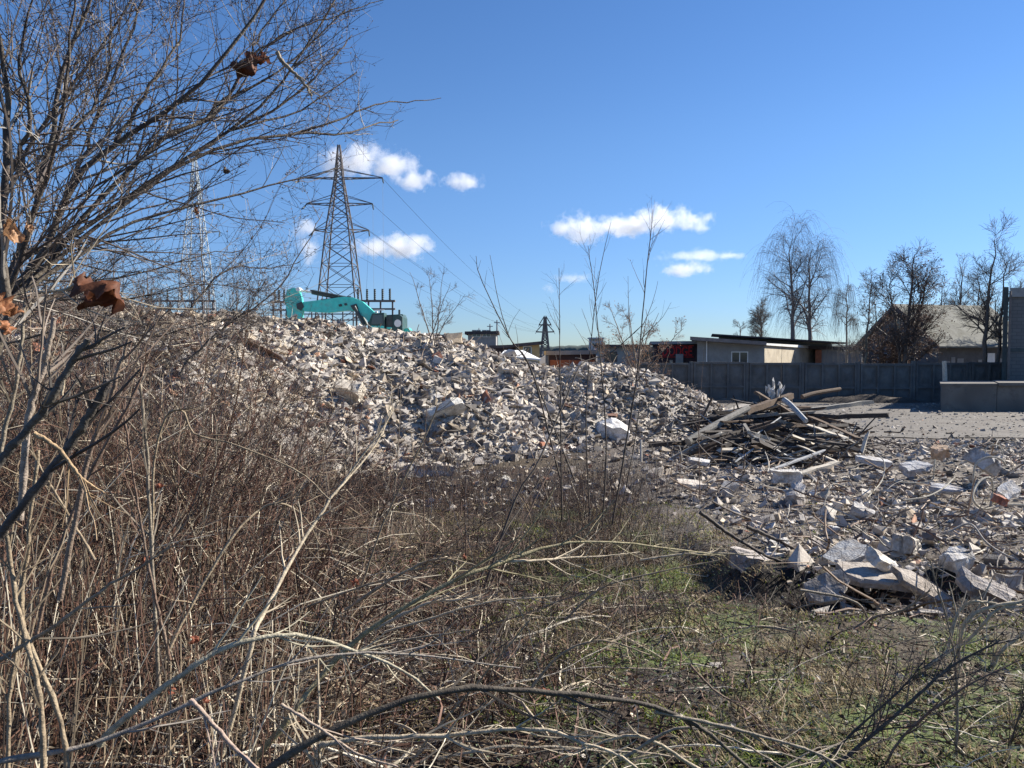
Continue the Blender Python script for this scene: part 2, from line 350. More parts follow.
# ---------------------------------------------------------------- rubble
def hull(seed, flat=1.0, npt=11):
    r = np.random.default_rng(seed); p = r.normal(0, 1, (npt, 3)); p = np.sign(p)*np.abs(p)**.22
    p *= r.uniform(.75, 1, (npt, 1)); p[:, 2] *= flat; p[:, 1] *= r.uniform(.55, .95)
    bm = bmesh.new(); [bm.verts.new(q) for q in p]
    res = bmesh.ops.convex_hull(bm, input=bm.verts)
    bmesh.ops.delete(bm, geom=[g for g in res['geom_interior'] if isinstance(g, bmesh.types.BMVert)], context='VERTS')
    bmesh.ops.triangulate(bm, faces=bm.faces); bm.verts.index_update()
    v = np.array([tuple(q.co) for q in bm.verts]); f = np.array([[q.index for q in g.verts] for g in bm.faces]); bm.free()
    return v/1.1, f
LIB = [hull(100+i, random.choice([.2, .35, .6, .85]), 8) for i in range(36)]
LIB += [hull(200+i, random.choice([.35, .6, .85]), 6) for i in range(14)]        # plainer shapes for the smallest crumbs
def rotm(r, n, tilt=1.0):
    a = r.uniform(0, 2*np.pi, n); b = r.normal(0, .45*tilt, n); c = r.normal(0, .45*tilt, n)
    ca, sa, cb, sb, cc, sc_ = np.cos(a), np.sin(a), np.cos(b), np.sin(b), np.cos(c), np.sin(c); o = np.zeros(n); e = np.ones(n)
    Z = np.array([[ca, -sa, o], [sa, ca, o], [o, o, e]]).transpose(2, 0, 1)
    X = np.array([[e, o, o], [o, cb, -sb], [o, sb, cb]]).transpose(2, 0, 1)
    Y_ = np.array([[cc, o, sc_], [o, e, o], [-sc_, o, cc]]).transpose(2, 0, 1)
    return Z@X@Y_
PAL = np.array((1.10, 1.04, .96))*np.array([(.50, .48, .45), (.42, .40, .38), (.34, .33, .32), (.62, .60, .57), (.46, .41, .34), (.52, .46, .38), (.28, .26, .25), (.33, .15, .10), (.40, .24, .17), (.14, .13, .13)])
def palette(r, n, warm):
    """warm (n,) 0..1: more plaster and brick tones"""
    pc = np.array([.2, .2, .17, .1, .07, .06, .12, .005, .008, .065]); pw = np.array([.12, .12, .10, .09, .22, .19, .08, .02, .03, .03])
    k = np.where(r.random(n) < warm, r.choice(10, n, p=pw/pw.sum()), r.choice(10, n, p=pc/pc.sum()))
    return PAL[k]*r.uniform(.8, 1.15, (n, 1))
def scatter(acc, x, y, size, col, r, lift=.25, tilt=1.0):
    col = col*(1-.5*smooth((fbm(x*.5, y*.5+x*.1, 205)-.45)*7)*(r.random(len(x)) < .8))[:, None]
    n = len(x); z = G(x, y); k = np.where(size < np.where(y > 12, .07, .03), r.integers(36, 50, n), r.integers(0, 36, n)); RM = rotm(r, n, tilt)
    for i, (v, f) in enumerate(LIB):
        s = np.where(k == i)[0]
        if not len(s): continue
        V = np.einsum('nij,vj->nvi', RM[s], v)*size[s][:, None, None]
        V[..., 0] += x[s][:, None]; V[..., 1] += y[s][:, None]; V[..., 2] += (z[s]+size[s]*lift)[:, None]
        FF = f[None]+(np.arange(len(s))*len(v))[:, None, None]
        acc.add(V.reshape(-1, 3), FF.reshape(-1, 3), np.repeat(col[s], len(v), 0))
def pareto(r, n, lo, hi, a=2.2):
    u = r.random(n); return (lo**-a - u*(lo**-a - hi**-a))**(-1/a)
r1 = np.random.default_rng(77)
def heap_pts(n, r, umax=HU[-1]):
    X, Y = [], []
    c = 0
    while c < n:
        m = n*3; y = r.uniform(13, 33.5, m); u = r.uniform(-.78, umax, m); x = u*y
        yc = np.interp(u, HU, HYC); yf = np.interp(u, HU, HYF)
        ok = (y > yf-1.2) & (y < yc+2.2) & (r.random(m) < y/33)
        X.append(x[ok]); Y.append(y[ok]); c += ok.sum()
    return np.concatenate(X)[:n], np.concatenate(Y)[:n]
acc = Acc(); x, y = heap_pts(48000, r1); u = x/y
sz = pareto(r1, len(x), .03, .21, 1.45); warm = np.clip(.75-1.6*(u+.35), .08, .85)
scatter(acc, x, y, sz, palette(r1, len(x), warm), r1)
tag(link('rubble', acc.mesh('rubble', M_RUB)), 'small broken concrete and brick fragments covering the mound', None, kind='stuff')
def debris_pts(n, r, y0=7.2, y1=25, pm=1300):
    X, Y = [], []; c = 0
    while c < n:
        m = n*4; y = r.uniform(y0, y1, m); px = r.uniform(600, pm, m); x = (px-512)/F*y
        edge = np.interp(y, [7, 8.5, 10, 13, 16, 19, 24], [800, 770, 735, 690, 640, 620, 600])
        den = smooth((px-edge)/70)*(.5+.9*smooth((fbm(x*.8, y*.8, 91)-.36)*5))*np.where(y > 20, .7, 1)
        ok = (r.random(m) < den*(y/25)**.6)
        X.append(x[ok]); Y.append(y[ok]); c += ok.sum()
    return np.concatenate(X)[:n], np.concatenate(Y)[:n]
acc = Acc(); x, y = debris_pts(36000, r1)
sz = pareto(r1, len(x), .014, .13, 1.35)
scatter(acc, x, y, sz, palette(r1, len(x), np.full(len(x), .25)), r1, .3)
# crumbs in the grass and under the thicket, lumps at the foot of the mound
m = 2600; y = r1.uniform(4.2, 16, m); px = r1.uniform(330, 1100, m); x = (px-512)/F*y
scatter(acc, x, y, pareto(r1, m, .008, .05, 2), palette(r1, m, np.full(m, .3)), r1, .3)
m = 4200; y = r1.uniform(24, 43, m); px = r1.uniform(740, 1060, m); x = (px-512)/F*y
scatter(acc, x, y, pareto(r1, m, .03, .12, 2.2), palette(r1, m, np.full(m, .3))*.8, r1, .3)
m = 1500; y = r1.uniform(14, 23, m); px = r1.uniform(380, 720, m); x = (px-512)/F*y
scatter(acc, x, y, pareto(r1, m, .03, .16, 2), palette(r1, m, np.full(m, .2)), r1, .3)
tag(link('debris', acc.mesh('debris', M_RUB)), 'small stones and concrete crumbs strewn over the ground', None, kind='stuff')

# fragments big enough to pick out, one object each
def rough_chunk(seed, flat, col, cuts=1, npt=14, amp=.06):
    """broken lump with chipped faces"""
    v, f = hull(seed, flat, npt)
    bm = bmesh.new(); vs_ = [bm.verts.new(q) for q in v]
    for t in f: bm.faces.new([vs_[i] for i in t])
    if cuts:
        bmesh.ops.subdivide_edges(bm, edges=bm.edges, cuts=cuts, use_grid_fill=True); rr = np.random.default_rng(seed)
        for q in bm.verts: q.co += Vector(rr.normal(0, amp, 3))*(1 if flat > .4 else .5)
    bmesh.ops.triangulate(bm, faces=bm.faces); bmesh.ops.recalc_face_normals(bm, faces=bm.faces); bm.verts.index_update()
    a = Acc(); a.add([tuple(q.co) for q in bm.verts], [[q.index for q in t.verts] for t in bm.faces], col); bm.free()
    return a
COLN = [('pale grey', (.50, .48, .45)), ('mid grey', (.38, .365, .35)), ('whitish', (.64, .62, .58)), ('beige', (.50, .43, .34)), ('dark grey', (.22, .21, .20)), ('brick red', (.36, .16, .10))]
COLN = [(a_, tuple(k_*q for k_, q in zip((.92, .87, .80), b_))) for a_, b_ in COLN]
CH = {}
for ci, (cn, cc) in enumerate(COLN):
    for si, fl in enumerate((.28, .6, .85)):
        for q in range(2): CH[ci, si, q] = rough_chunk(300+ci*20+si*4+q, fl, cc, 0 if q else 1, 12).mesh('concrete_chunk', M_RUB)
SHN = ('flat', 'blocky', 'rounded')
def put_chunk(x, y, s, ci, si, label, group, name='concrete_chunk', lift=.25, tilt=1, cat='rubble piece'):
    o = link(name, CH[ci, si, random.randrange(2)]); rm = Matrix(rotm(r1, 1, tilt)[0].tolist()).to_4x4()
    o.matrix_world = Matrix.Translation((x, y, g1(x, y)+s*lift*(.4 if si == 0 else 1))) @ rm @ Matrix.Diagonal((s*random.uniform(.85, 1.2), s, s, 1))
    tag(o, label, cat, group); return o
LM = [((444, 412), 'the large leaning slab'), ((352, 397), 'the upright beige block'), ((262, 352), 'the rusty sheet'), ((612, 432), 'the white squared block'), ((427, 473), 'the flat mottled slab'), ((340, 325), 'the crest under the excavator boom'), ((395, 338), 'the crest under the excavator cab'), ((440, 340), 'the bush on the crest'), ((150, 330), 'the pale pylon'), ((60, 340), 'the large curled leaf'), ((530, 380), 'the crossed pair of shoots'), ((600, 380), 'the forked sapling'), ((655, 390), 'the tallest sapling'), ((700, 420), 'the end of the mound'), ((480, 440), 'the foot of the leaning slab'), ((560, 440), 'the long leaning stem'), ((230, 430), 'the crook shaped stem'), ((120, 430), 'the upright grey brown stem'), ((290, 370), 'the face below the excavator arm'), ((500, 360), 'the lean-to roof')]
LD = [((795, 497), 'the angular boulder'), ((785, 476), 'the long pale block'), ((862, 514), 'the wedge shaped lump'), ((873, 461), 'the long grey sheet'), ((915, 468), 'the blue grey squared slab'), ((980, 495), 'the cable ring'), ((985, 450), 'the large tilted slab'), ((1008, 520), 'the right edge, under the brick lump'), ((822, 560), 'the two dark poles'), ((885, 550), 'the broken slab over the hollow'), ((955, 555), 'the whitish squared block'), ((1010, 580), 'the pale roots at the right edge'), ((730, 480), 'the front of the timber pile'), ((870, 430), 'the short pale stake'), ((930, 430), 'the yard edge'), ((1010, 430), 'the yard edge at the right'), ((670, 470), 'the white pipe'), ((930, 520), 'the grey hose'), ((740, 520), 'the flat pieces left of the boulder'), ((850, 540), 'the light blue grey stone')]
def where(x, y, LL):
    z = g1(x, y); px = 512+F*x/y; py = HZ+(CAM_Z-z)/y*F; q = min(LL, key=lambda l: (l[0][0]-px)**2+(l[0][1]-py)**2*2); dx, dy = px-q[0][0], py-q[0][1]
    return (('right of ' if dx > 0 else 'left of ') if abs(dx) > abs(dy)*1.3 else ('below ' if dy > 0 else 'above '))+q[1]
zl = {'left': 'on the beige left part of the rubble mound', 'mid': 'on the grey middle of the rubble mound', 'right': 'on the right flank of the rubble mound'}
x, y = heap_pts(150, r1)
for a_, b_ in zip(x, y):
    u = a_/b_; z = 'left' if u < -.25 else ('mid' if u < .03 else 'right')
    ci = random.choices(range(6), (3, 3, 2, 4, 1, .6) if z == 'left' else (4, 4, 3, .6, 2, .15))[0]; si = random.choices(range(3), (2, 3, 1))[0]
    s = float(pareto(r1, 1, .15, .36, 2.6)[0])
    put_chunk(a_, b_, s, ci, si, f'{"large " if s > .24 else ""}{SHN[si]} {COLN[ci][0]} {"brick" if ci == 5 else "concrete"} piece {where(a_, b_, LM)}', f'{"large " if s > .24 else ""}{SHN[si]} {COLN[ci][0]} pieces on the mound {where(a_, b_, LM)}')
x, y = debris_pts(135, r1, 7.6, 22, 1035)
for a_, b_ in zip(x, y):
    z = 'near the front edge of the debris field' if b_ < 11 else ('in the middle of the debris field' if b_ < 16 else 'at the back of the debris field by the timber')
    ci = random.choices(range(6), (4, 4, 2.5, .8, 1.2, .3))[0]; si = random.choices(range(3), (3, 3, 1))[0]
    s = float(pareto(r1, 1, .08, .2, 2.2)[0])
    put_chunk(a_, b_, s, ci, si, f'{"large " if s > .13 else ""}{SHN[si]} {COLN[ci][0]} {"brick" if ci == 5 else "concrete"} piece {where(a_, b_, LD)}', f'{"large " if s > .13 else ""}{SHN[si]} {COLN[ci][0]} pieces in the debris {where(a_, b_, LD)}')

def slab(name, px, py, Y, L, W, T, rot, label, col=(.55, .52, .47), cat='concrete slab', dz=0, seed=0, group=None):
    """broken slab with ragged rim"""
    if px > 640 and py < 540: L, W, T = L*.75, W*.78, T*.8
    if px < 640: L, W, T = L*.97, W*.97, T*.97
    r = np.random.default_rng(seed); k = 11; an = np.linspace(0, 2*np.pi, k, endpoint=False)+r.normal(0, .17, k)
    rr = 1/np.maximum(np.abs(np.cos(an)), np.abs(np.sin(an)))*r.uniform(.74, 1.0, k)
    rim = np.stack([np.cos(an)*rr*L/2, np.sin(an)*rr*W/2], 1)
    a = Acc(); V = []
    for zz, sc_ in ((-T/2, .97), (T*.15, 1.0), (T/2, .975)):
        for p in rim: V.append((p[0]*sc_+r.normal(0, T*.12), p[1]*sc_+r.normal(0, T*.12), zz+r.normal(0, T*.06)))
    V += [(0, 0, -T/2), (0, 0, T/2*1.05)]
    n1_ = r.normal(0, .05, 2); V.append((L*.2, W*.1, T*.5)) 
    Fq = [(i+q*k, (i+1) % k+q*k, (i+1) % k+(q+1)*k, i+(q+1)*k) for q in (0, 1) for i in range(k)]
    Ft = [((i+1) % k, i, 3*k) for i in range(k)]+[(2*k+i, 2*k+(i+1) % k, 3*k+1) for i in range(k)]
    a.add(V, Fq, col); a.f[3].append(np.array(Ft))
    bm = bmesh.new(); bm.from_mesh(a.mesh('tmp')); bmesh.ops.subdivide_edges(bm, edges=bm.edges, cuts=2, use_grid_fill=True)
    for q in bm.verts: q.co += Vector(r.normal(0, 1, 3))*min(T, .2)*.02
    bmesh.ops.triangulate(bm, faces=bm.faces); bm.verts.index_update(); a = Acc(); a.add([tuple(q.co) for q in bm.verts], [[q.index for q in t.verts] for t in bm.faces], col); bm.free()
    if px < 640: Y = gpy(px, py+2)-.1
    o = link(name, a.mesh(name, M_SLAB), None, tuple(P(px, py, Y)+np.array((0, 0, dz))), tuple(R(q) for q in rot))
    return tag(o, label, cat, group)
def gpy(px, py):
    """distance at which the sight line meets the ground"""
    for Y in np.arange(3, 60, .05):
        p = P(px, py, Y)
        if p[2] <= g1(p[0], p[1]): return Y
    return 60

# ---------------------------------------------------------------- large slabs and blocks one can point to
slab('concrete_slab', 444, 412, 19.6, 1.45, .75, .25, (-38, -24, 8), 'large pale broken slab leaning on the middle of the mound, lit from the right', (.66, .63, .56), seed=1)
slab('concrete_slab', 612, 432, 22.6, 1.3, .8, .5, (-78, 3, 2), 'white squared block standing at the foot of the grey mound', (.74, .72, .68), seed=2)
slab('concrete_slab', 427, 473, 15.4, 1.25, .8, .3, (-14, 4, 12), 'flat mottled slab lying in dry weeds before the mound', (.52, .50, .47), seed=3)
slab('concrete_slab', 506, 484, 14.4, .3, .25, .3, (20, 14, 30), 'small pale pointed stone alone in the grass before the mound', (.66, .63, .55), seed=4)
slab('concrete_slab', 352, 397, 18.6, .85, .9, .5, (-62, 6, -15), 'pale beige block standing upright in the mound behind the bare stems', (.58, .52, .43), seed=5)
slab('metal_sheet', 262, 352, 22.3, 1.7, .8, .05, (-38, 22, -15), 'rusty brown sheet lying flat on the upper left of the mound', (.17, .10, .07), cat='metal sheet', seed=6)
slab('concrete_slab', 795, 497, 13.8, .62, .5, .42, (16, -22, 20), 'grey angular boulder with a lit right face in the debris', (.48, .45, .42), seed=7)
slab('concrete_slab', 785, 476, 15.2, .95, .35, .28, (4, 3, 10), 'long pale block lying sideways behind the angular boulder', (.55, .53, .50), seed=8)
slab('concrete_slab', 700, 462, 17.8, .75, .35, .12, (10, 6, -10), 'flat pale slab piece in the dark ground left of the timber', (.60, .58, .55), seed=9)
slab('concrete_slab', 690, 484, 14.9, .8, .4, .1, (12, 4, 8), 'thin crumbling beige slab piece below the timber pile', (.55, .49, .42), seed=10)
slab('concrete_slab', 862, 514, 12.3, .55, .35, .25, (18, 24, -10), 'wedge shaped grey lump right of the angular boulder', (.44, .42, .40), seed=11)
slab('concrete_slab', 873, 461, 17.8, 1.1, .5, .16, (8, 8, -14), 'long light grey sheet of concrete behind the debris field', (.50, .49, .48), seed=12)
slab('concrete_slab', 915, 468, 16, .95, .5, .2, (22, -6, 10), 'blue grey squared slab in front of the cable loops', (.40, .40, .41), seed=13)
slab('concrete_slab', 985, 462, 15.6, 1.0, .7, .4, (20, 24, 30), 'large grey tilted slab behind the cable loops', (.45, .44, .43), seed=14)
slab('concrete_slab', 945, 489, 14, .75, .4, .12, (14, 4, -6), 'flat blue grey slab left below the cable loops', (.38, .38, .40), seed=15)
slab('concrete_slab', 1008, 492, 13.2, .6, .4, .14, (28, -18, 20), 'bright slab piece beside the red brick lump', (.70, .67, .62), seed=16)
slab('brick_lump', 1000, 500, 12.7, .4, .3, .16, (20, 10, 40), 'dark red broken brick lump below the bright slab piece', (.36, .13, .08), cat='brick', seed=17)
slab('concrete_slab', 938, 452, 16.6, .5, .4, .3, (20, -10, 14), 'rusty beige rounded lump behind the debris slabs', (.52, .36, .24), seed=18)
slab('concrete_slab', 776, 547, 9.6, .26, .22, .2, (8, 10, 20), 'smooth pale stone beside the two dark poles', (.60, .58, .54), seed=19)
slab('concrete_slab', 834, 530, 11, .22, .14, .12, (8, 10, 20), 'light blue grey pebble shaped stone in the debris', (.50, .52, .54), seed=20)
slab('concrete_slab', 752, 562, 8.9, .55, .35, .2, (12, 12, 30), 'brownish crumbly slab end in the grass left of the hollow slab', (.40, .36, .33), seed=21)
# the big broken slab with the dark hollow beneath it
HS = 'hollow slab at the lower right'
slab('concrete_slab', 826, 588, 7.65, .52, .34, .07, (44, -18, 8), 'left tilted plate over the dark hollow, smooth grey face', (.36, .33, .30), seed=31)
slab('concrete_slab', 872, 576, 7.95, .75, .6, .09, (6, 4, -6), 'middle plate of the broken slab over the dark hollow', (.36, .32, .28), seed=32)
slab('concrete_slab', 924, 588, 7.65, .72, .26, .07, (20, 28, -24), 'right jagged plate sloping down over the dark hollow', (.40, .35, .30), seed=33)
slab('concrete_slab', 882, 562, 8.0, .32, .2, .12, (30, 30, 12), 'bright lit broken corner on top of the broken slab', (.72, .68, .60), seed=34)
slab('concrete_slab', 955, 560, 8.3, .3, .26, .18, (15, -8, 20), 'whitish squared block right of the hollow slab', (.66, .64, .60), seed=35)
slab('concrete_slab', 845, 556, 8.6, .6, .4, .12, (8, -14, 30), 'blue grey flat plate behind the hollow slab', (.32, .33, .34), seed=36)
slab('concrete_slab', 905, 545, 9, .5, .3, .2, (10, 12, 60), 'beige lump on the bank behind the hollow slab', (.50, .45, .38), seed=37)
slab('concrete_slab', 985, 590, 7.5, .55, .3, .14, (20, 20, -20), 'dark brown grey plate at the right end of the hollow', (.34, .31, .29), seed=38)
for i, (px, py, Y, s, ci, si, lab) in enumerate([
    (1002, 560, 8.6, .2, 1, 1, 'grey lump at the right edge behind the pale roots'), (800, 560, 8.4, .16, 0, 2, 'pale rounded lump left of the blue grey plate'),
    (730, 480, 14.6, .2, 2, 1, 'whitish broken block below the timber pile'), (655, 455, 17, .22, 0, 1, 'pale block left of the timber pile, near the white pipe')]):
    o = put_chunk(P(px, py, Y)[0], Y, s, ci, si, lab, None)

# ---------------------------------------------------------------- timber pile
WC = {'grey': (.25, .235, .205), 'dark': (.055, .047, .042), 'pale': (.50, .45, .37), 'brown': (.12, .085, .06), 'silver': (.40, .40, .39)}
def timber(name, p0, p1, Y0, Y1, wd, ht, c, label, cat='timber', group=None, roll=0, rnd=False):
    wd, ht = (wd*.78, ht*.78) if cat == 'timber' else (wd, ht)
    a = Acc(); A_, B_ = P(*p0, Y0), P(*p1, Y1); O = (A_+B_)/2; K = 7
    if rnd:
        path = resample([A_-O, (A_-O)*.3+np.array((0, 0, .04)), B_-O], K+2); rad = np.full(K+2, wd/2)*np.linspace(1.06, .9, K+2)
        tubes(a, path, rad[None] if False else rad, 9, WC[c], cap=True)
    else:
        path = np.linspace(A_-O, B_-O, K); path[1:-1] += rng.normal(0, wd*.07, (K-2, 3)); vv = []
        t = path[-1]-path[0]; t /= np.linalg.norm(t); s_ = np.cross(t, (0, 0, 1.)); s_ /= np.linalg.norm(s_); u_ = np.cross(s_, t)
        s_, u_ = s_*math.cos(roll)+u_*math.sin(roll), u_*math.cos(roll)-s_*math.sin(roll)
        for k, p in enumerate(path):
            e = t*0
            for q, r_ in ((-1, -1), (1, -1), (1, 1), (-1, 1)):
                j = t*random.uniform(-.12, .12) if k in (0, K-1) else 0
                vv.append(p+s_*q*wd/2*random.uniform(.9, 1.05)+u_*r_*ht/2*random.uniform(.9, 1.05)+j)
        ff = [(k*4+i, k*4+(i+1) % 4, (k+1)*4+(i+1) % 4, (k+1)*4+i) for k in range(K-1) for i in range(4)]+[(3, 2, 1, 0), tuple((K-1)*4+i for i in range(4))]
        a.add(vv, ff, WC[c])
    o = link(name, a.mesh(name, M_WOOD), None, tuple(O)); tag(o, label, cat, group); return o
timber('wooden_pole', (688, 442), (748, 408), 20.5, 22, .26, .26, 'grey', 'thick weathered grey pole rising to the right at the left of the pile', rnd=True)
timber('wooden_beam', (745, 412), (790, 396), 22, 24, .22, .22, 'brown', 'dark thick beam carrying on behind the weathered grey pole')
timber('wooden_pole', (784, 400), (806, 421), 22.2, 21, .2, .2, 'silver', 'short silver grey pole sloping down to the right on the pile top', rnd=True)
timber('wooden_plank', (733, 451), (778, 419), 19.2, 20.8, .13, .04, 'silver', 'narrow pale plank sloping up across the middle of the pile', roll=.6)
timber('wooden_plank', (744, 424), (764, 456), 20, 19, .12, .05, 'grey', 'grey plank crossing under the narrow pale plank')
timber('wooden_beam', (704, 420), (776, 403), 23, 24, .16, .16, 'dark', 'long dark beam along the top left of the pile')
timber('wooden_plank', (716, 417), (756, 405), 24.5, 25.5, .9, .06, 'pale', 'wide pale board lying behind the top left of the pile')
timber('wooden_pole', (802, 397), (840, 389), 27, 28, .2, .2, 'brown', 'round log with a pale sawn end pointing right', rnd=True)
timber('wooden_beam', (800, 411), (872, 402), 25, 26.5, .2, .16, 'grey', 'long grey beam reaching right from the pile top')
timber('wooden_beam', (826, 417), (890, 415), 24.5, 24, .3, .18, 'dark', 'dark heavy beam lying flat on the yard right of the pile')
timber('wooden_plank', (808, 416), (860, 439), 22, 20.5, .2, .05, 'brown', 'brown plank sloping down to the right end of the pile')
timber('wooden_plank', (805, 424), (846, 438), 21.2, 20, .2, .05, 'pale', 'pale worn plank beside the brown plank at the right end')
timber('wooden_plank', (800, 446), (838, 462), 18.5, 17.6, .1, .03, 'pale', 'thin pale lath in front of the right end of the pile')
timber('wooden_stake', (862, 452), (868, 432), 18, 18.2, .1, .05, 'pale', 'short pale stake standing up right of the pile')
timber('wooden_plank', (770, 470), (826, 450), 17, 18, .14, .04, 'silver', 'silver grey board lying in front of the pile')
timber('wooden_plank', (790, 476), (836, 462), 16, 16.8, .2, .06, 'pale', 'light board partly buried before the pile')
timber('wooden_plank', (735, 462), (752, 450), 17.5, 18, .05, .03, 'silver', 'thin grey lath propped before the pile')
timber('wooden_beam', (648, 446), (700, 440), 21.5, 21.8, .16, .14, 'dark', 'dark beam at the left foot of the pile against the mound')
timber('wooden_pole', (690, 446), (712, 398), 22.6, 23, .11, .1, 'brown', 'crooked dark branch leaning up at the left end of the pile', rnd=True)
timber('white_pipe', (641, 462), (641, 440), 17.6, 17.8, .06, .06, 'pale', 'short white pipe standing upright left of the timber', cat='pipe', rnd=True)
rt = np.random.default_rng(5)
for i in range(88):
    cx_, cy_ = rt.normal(0, .5), rt.uniform(0, 1); px = 768+cx_*62+cy_*14; py = 404+cy_*46; Y = 24-cy_*5.0+rt.normal(0, .3)
    lim = 1-min(abs(px-768)/110, 1)
    py = max(py, 402+(1-lim)*32)
    an = rt.normal(0, .28)+(.35 if px < 760 else -.3); L = rt.uniform(25, 72); dx, dy = math.cos(an)*L/2, -math.sin(an)*L/2*.55
    c = rt.choice(['dark', 'dark', 'brown', 'brown', 'grey', 'pale', 'silver'], p=[.3, .25, .16, .11, .1, .04, .04]); wd = float(rt.uniform(.07, .2)); th = float(rt.uniform(.04, .14))
    dY = rt.normal(0, .5)
    side = 'left' if px < 745 else ('right' if px > 800 else 'middle')
    lv = 'upper' if cy_ < .35 else ('lower' if cy_ > .7 else 'central')
    bw = ('long' if L > 52 else 'short' if L < 38 else 'medium')+(' thick' if wd > .15 else ' thin' if wd < .1 else ''); tl_ = 'sloping up right' if an > .2 else ('sloping down right' if an < -.2 else 'lying level')
    nm = 'wooden_beam' if wd < .14 or th > .09 else 'wooden_plank'
    cc = {'dark': 'blackened', 'brown': 'brown', 'grey': 'weathered grey', 'pale': 'pale', 'silver': 'silver grey'}[str(c)]
    timber(nm, (px-dx, py-dy), (px+dx, py+dy), Y-dY, Y+dY, wd, th, str(c), f'{bw} {cc} {nm.split("_")[1]} {tl_} in the {lv} {side} part of the timber', group=f'{bw} {cc} {nm.split("_")[1]}s {tl_} in the {lv} {side} part of the timber pile', roll=rt.normal(0, .4))
# mass of splinters and twigs filling the pile
a = Acc(); n = 900; cy_ = rt.uniform(0, 1, n); pxs = 765+rt.normal(0, 44, n)+cy_*10; Ys = 24-cy_*6; pys = 410+cy_*48
roots = np.array([P(p, q+abs(p-765)*.18, Y) for p, q, Y in zip(pxs, pys, Ys)]); d = rt.normal(0, 1, (n, 3)); d[:, 2] *= .25
C = strands(roots, d, rt.uniform(.3, 1.1, n), 3, .1); tubes(a, C, taper(rt.uniform(.01, .035, n), 3, .6), 4, np.array([WC[k] for k in rt.choice(['dark', 'brown', 'grey', 'silver'], n, p=[.45, .3, .17, .08])]))
tag(link('splinters', a.mesh('splinters', M_WOOD)), 'splintered laths and sticks filling the timber pile', kind='stuff')
a = Acc()
for i in range(16):
    q = rt.normal(0, .22, 2); v, f = LIB[i]; s = rt.uniform(.07, .15)
    V = v@rotm(rt, 1, 3)[0].T*np.array((.6, .6, 1.5))*s+np.array((q[0], q[1]*.5, .05+rt.uniform(0, .42)*(1-min(abs(q[0])*2, 1)))); a.add(V, f, (.62, .60, .56))
tag(link('plaster_lump', a.mesh('plaster_lump', M_RUB), None, tuple(P(776, 397, 23.6))), 'jagged whitish plaster lump sticking up on top of the timber pile', 'plaster lump')

# rods, laths, wires and rags lying in the rubble
a = Acc(); x, y = heap_pts(700, r1); x2, y2 = debris_pts(1100, r1, 7, 24); x = np.concatenate([x, x2]); y = np.concatenate([y, y2]); n = len(x)
d = r1.normal(0, 1, (n, 3)); d[:, 2] = np.abs(d[:, 2])*.35; C = strands(np.stack([x, y, G(x, y)+.05], 1), d, r1.uniform(.15, .9, n), 5, .12)
tubes(a, C, np.repeat(r1.uniform(.004, .016, n)[:, None], 5, 1), 4, np.array([(.10, .08, .07), (.28, .2, .14), (.45, .41, .34), (.16, .1, .07)])[r1.choice(4, n, p=[.35, .25, .25, .15])])
tag(link('scrap_rods', a.mesh('scrap_rods', M_TWIG)), 'bent rods, laths and wires sticking out of the rubble', kind='stuff')

def rope(name, pts, Y, rad_, label, c=(.42, .39, .32), cat='cable', m=None, sides=6, end=1.0, K=40, group=None, rad_mid=None):
    rad = rad_*.62
    if np.isscalar(Y): Y = [Y]*len(pts)
    pt = np.array([P(p[0], p[1], q) for p, q in zip(pts, Y)]); O = pt[0].copy(); path = resample(pt-O, K)
    a = Acc(); rr = np.linspace(1, end, K)*rad; rr = rr*(1+.05*np.sin(np.arange(K)*2.1)) if end < 1 else rr
    tubes(a, path, rr, sides, c, cap=True)
    o = link(name, a.mesh(name, m or M_CABLE, True), None, tuple(O)); tag(o, label, cat, group); return o, path+O, rr
rope('cable', [(1030, 505), (1005, 505), (985, 509), (975, 503), (973, 493), (980, 481), (990, 478), (993, 490), (990, 507)], [13, 13, 12.9, 12.8, 12.9, 13.1, 13.2, 13.3, 13.2], .032, 'thick pale cable looped into a ring at the right edge')
rope('cable', [(973, 485), (975, 466), (983, 459), (993, 457), (1002, 460), (1006, 466)], 14, .03, 'pale cable arching high over the debris at right')
rope('cable', [(905, 500), (925, 497), (942, 489), (955, 477)], [13, 13.1, 13.4, 13.8], .022, 'grey cable curving up to the left of the ring')
rope('cable', [(900, 482), (918, 483), (932, 480), (934, 470), (935, 459)], 14.2, .022, 'thin pale cable bent upright at its end')
rope('cable', [(985, 454), (986, 448), (993, 445), (1000, 447), (1003, 455)], 15, .018, 'small brownish cable loop above the high arch')
rope('cable', [(875, 452), (884, 462), (882, 480), (868, 497)], [15, 14.7, 14.3, 13.6], .018, 'thin white wire hanging down across the debris')
rope('cable', [(820, 520), (826, 498), (833, 484), (850, 488)], [12.5, 12.8, 13, 13.2], .014, 'thin whitish wire bent over the wedge shaped lump')
rope('cable', [(1030, 566), (1000, 552), (985, 541), (970, 524), (948, 532)], [8.7, 8.9, 9.1, 9.4, 9.4], .02, 'long grey hose curving down through the debris to the right edge', (.36, .33, .29))

